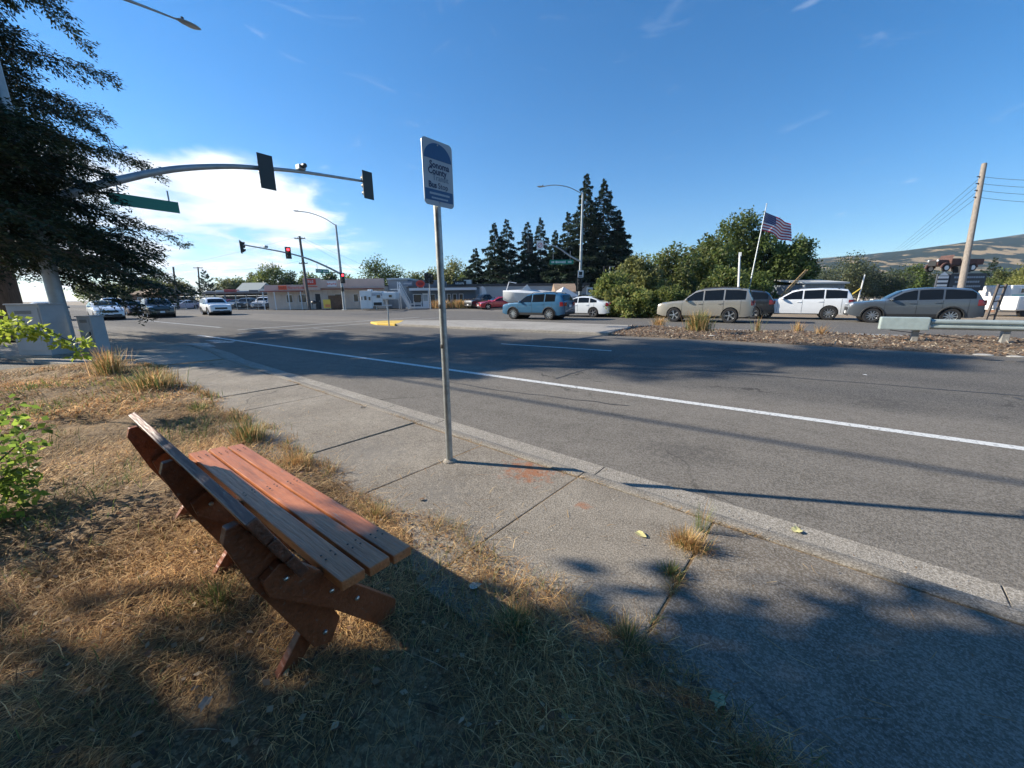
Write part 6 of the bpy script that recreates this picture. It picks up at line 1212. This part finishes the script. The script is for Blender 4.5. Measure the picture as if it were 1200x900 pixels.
# lattice post with signs at the road edge
lp = thing('lattice_post', 'dark leaning timber post frame at the road edge right of the grey SUV', 'post', gnd(1155, 375, -.1), YAW)
for dx in (0, .42): MB().bar((dx, 0, -.02), (dx+.22, 0, 1.95), .09, .09).build('upright', M_timberd, lp)
for i in range(5): MB().bar((.02+.05*i, 0, .25+.38*i), (.45+.05*i, 0, .30+.38*i), .05, .07).build('rung', mat('pale_reflector', (.5, .5, .47), .6) if i % 2 else M_timberd, lp)
def trailer(label, px0, px1, zc, py0, py1, m, stripe=None, name='travel_trailer'):
    b = Bld(name, label, px0, px1, zc, 'trailer', -.11); pm = (px0+px1)/2; z1 = b.h(pm, py0); z0 = b.h(pm, py1)
    b.box('body', 0, b.w, z0, z1, 0, 2.2, m, bev=.12)
    if stripe: b.box('stripe', .1, b.w-.1, z0+(z1-z0)*.35, z0+(z1-z0)*.5, -.012, -.003, stripe)
    b.window(b.w*.18, b.w*.4, z0+(z1-z0)*.55, z0+(z1-z0)*.85, M_wf, M_win, mull=0); b.window(b.w*.6, b.w*.8, z0+(z1-z0)*.55, z0+(z1-z0)*.85, M_wf, M_win, mull=0)
    for x in (b.w*.35, b.w*.62): MB().lathe([(.33, -.09), (.33, .09)], 16, 'y', (x, .15, .33)).build('wheel', M_tyre, b.o)
    return b
trailer('long white trailer with a pink stripe right of the yard sign', 1146, 1178, 33, 338, 355, M_cmp, mat('pink_stripe', (.55, .2, .2), .5)); trailer('white trailer with a turquoise roof line at the right edge', 1179, 1230, 31, 334, 356, M_cmp, mat('turquoise', (.10, .42, .40), .5)); trailer('pale covered trailer leaning at the right edge near the road', 1188, 1225, 24, 347, 364, M_tarp)
rj = random.Random(9); M_junk = [mat('scrap_%d' % i, c_, .7, var=.2) for i, c_ in enumerate(((.55, .55, .53), (.12, .12, .13), (.30, .16, .10), (.35, .37, .38)))]
for i, (px, zc, lb) in enumerate(((1000, 33, 'white engine block scrap behind the gap of the two SUVs'), (1010, 35, 'dark scrap pile left of the grey SUV roof'), (935, 31, 'low pale scrap behind the white SUV'), (1028, 36, 'rusty scrap pile behind the grey SUV windshield'), (1163, 30, 'dark machine parts right of the post frame'))):
    p = far(px, zc, -.11); o = thing('scrap_pile', lb, 'scrap', p, YAW, 'scrap in the yard beyond the road')
    for k in range(6): MB().box((rj.uniform(-.7, .7), rj.uniform(-.4, .4), rj.uniform(.2, .9)), (rj.uniform(.3, .9), rj.uniform(.3, .6), rj.uniform(.25, .6)), rj.uniform(0, 3)).build('scrap_piece', M_junk[(i+k) % 4], o, bev=.05)
yp = pt(1004, 325, 33); p = far(1002, 33, -.1); o = thing('gin_pole', 'thin pale post with a yellow brace behind the white SUV tail', 'post', p, YAW); MB().tube([(0, 0, 0), (.25, 0, hgt(1004, 321, 33))], .05, 6).build('post', M_sgnwhite, o); MB().tube([(-1.1, 0, 1.0), (.1, 0, 1.9)], .05, 6).build('brace', M_yels, o)
fa_, fb_ = far(905, 31, -.1), far(1130, 27.5, -.1); fd = fb_-fa_; fn = thing('wire_fence', 'low wire fence with thin posts along the junk yard behind the far lanes', 'fence', fa_, math.atan2(fd.y, fd.x))
for i in range(13): MB().tube([(fd.length*i/12, 0, 0), (fd.length*i/12, 0, 1.25)], .03, 6).build('post', M_timberd, fn)
for z in (.4, .8, 1.2): MB().tube([(0, 0, z), (fd.length, 0, z)], .012, 4).build('strand', M_wire, fn)
# ------------------------------------------------------------------ air between here and the hills
hz = MB().box((0, 0, 279), (6600, 6600, 562)); ho = hz.build('haze', None); ho['kind'] = 'stuff'; ho['label'] = 'thin blue summer haze in front of the hills'
hm = bpy.data.materials.new('haze_air'); hm.use_nodes = True; nt = hm.node_tree; nt.nodes.remove(nt.nodes['Principled BSDF']); pv = nt.nodes.new('ShaderNodeVolumePrincipled'); pv.inputs['Color'].default_value = (.58, .76, 1.0, 1); pv.inputs['Density'].default_value = .00012; pv.inputs['Anisotropy'].default_value = .2
nt.links.new(pv.outputs[0], nt.nodes['Material Output'].inputs['Volume']); ho.data.materials.append(hm)
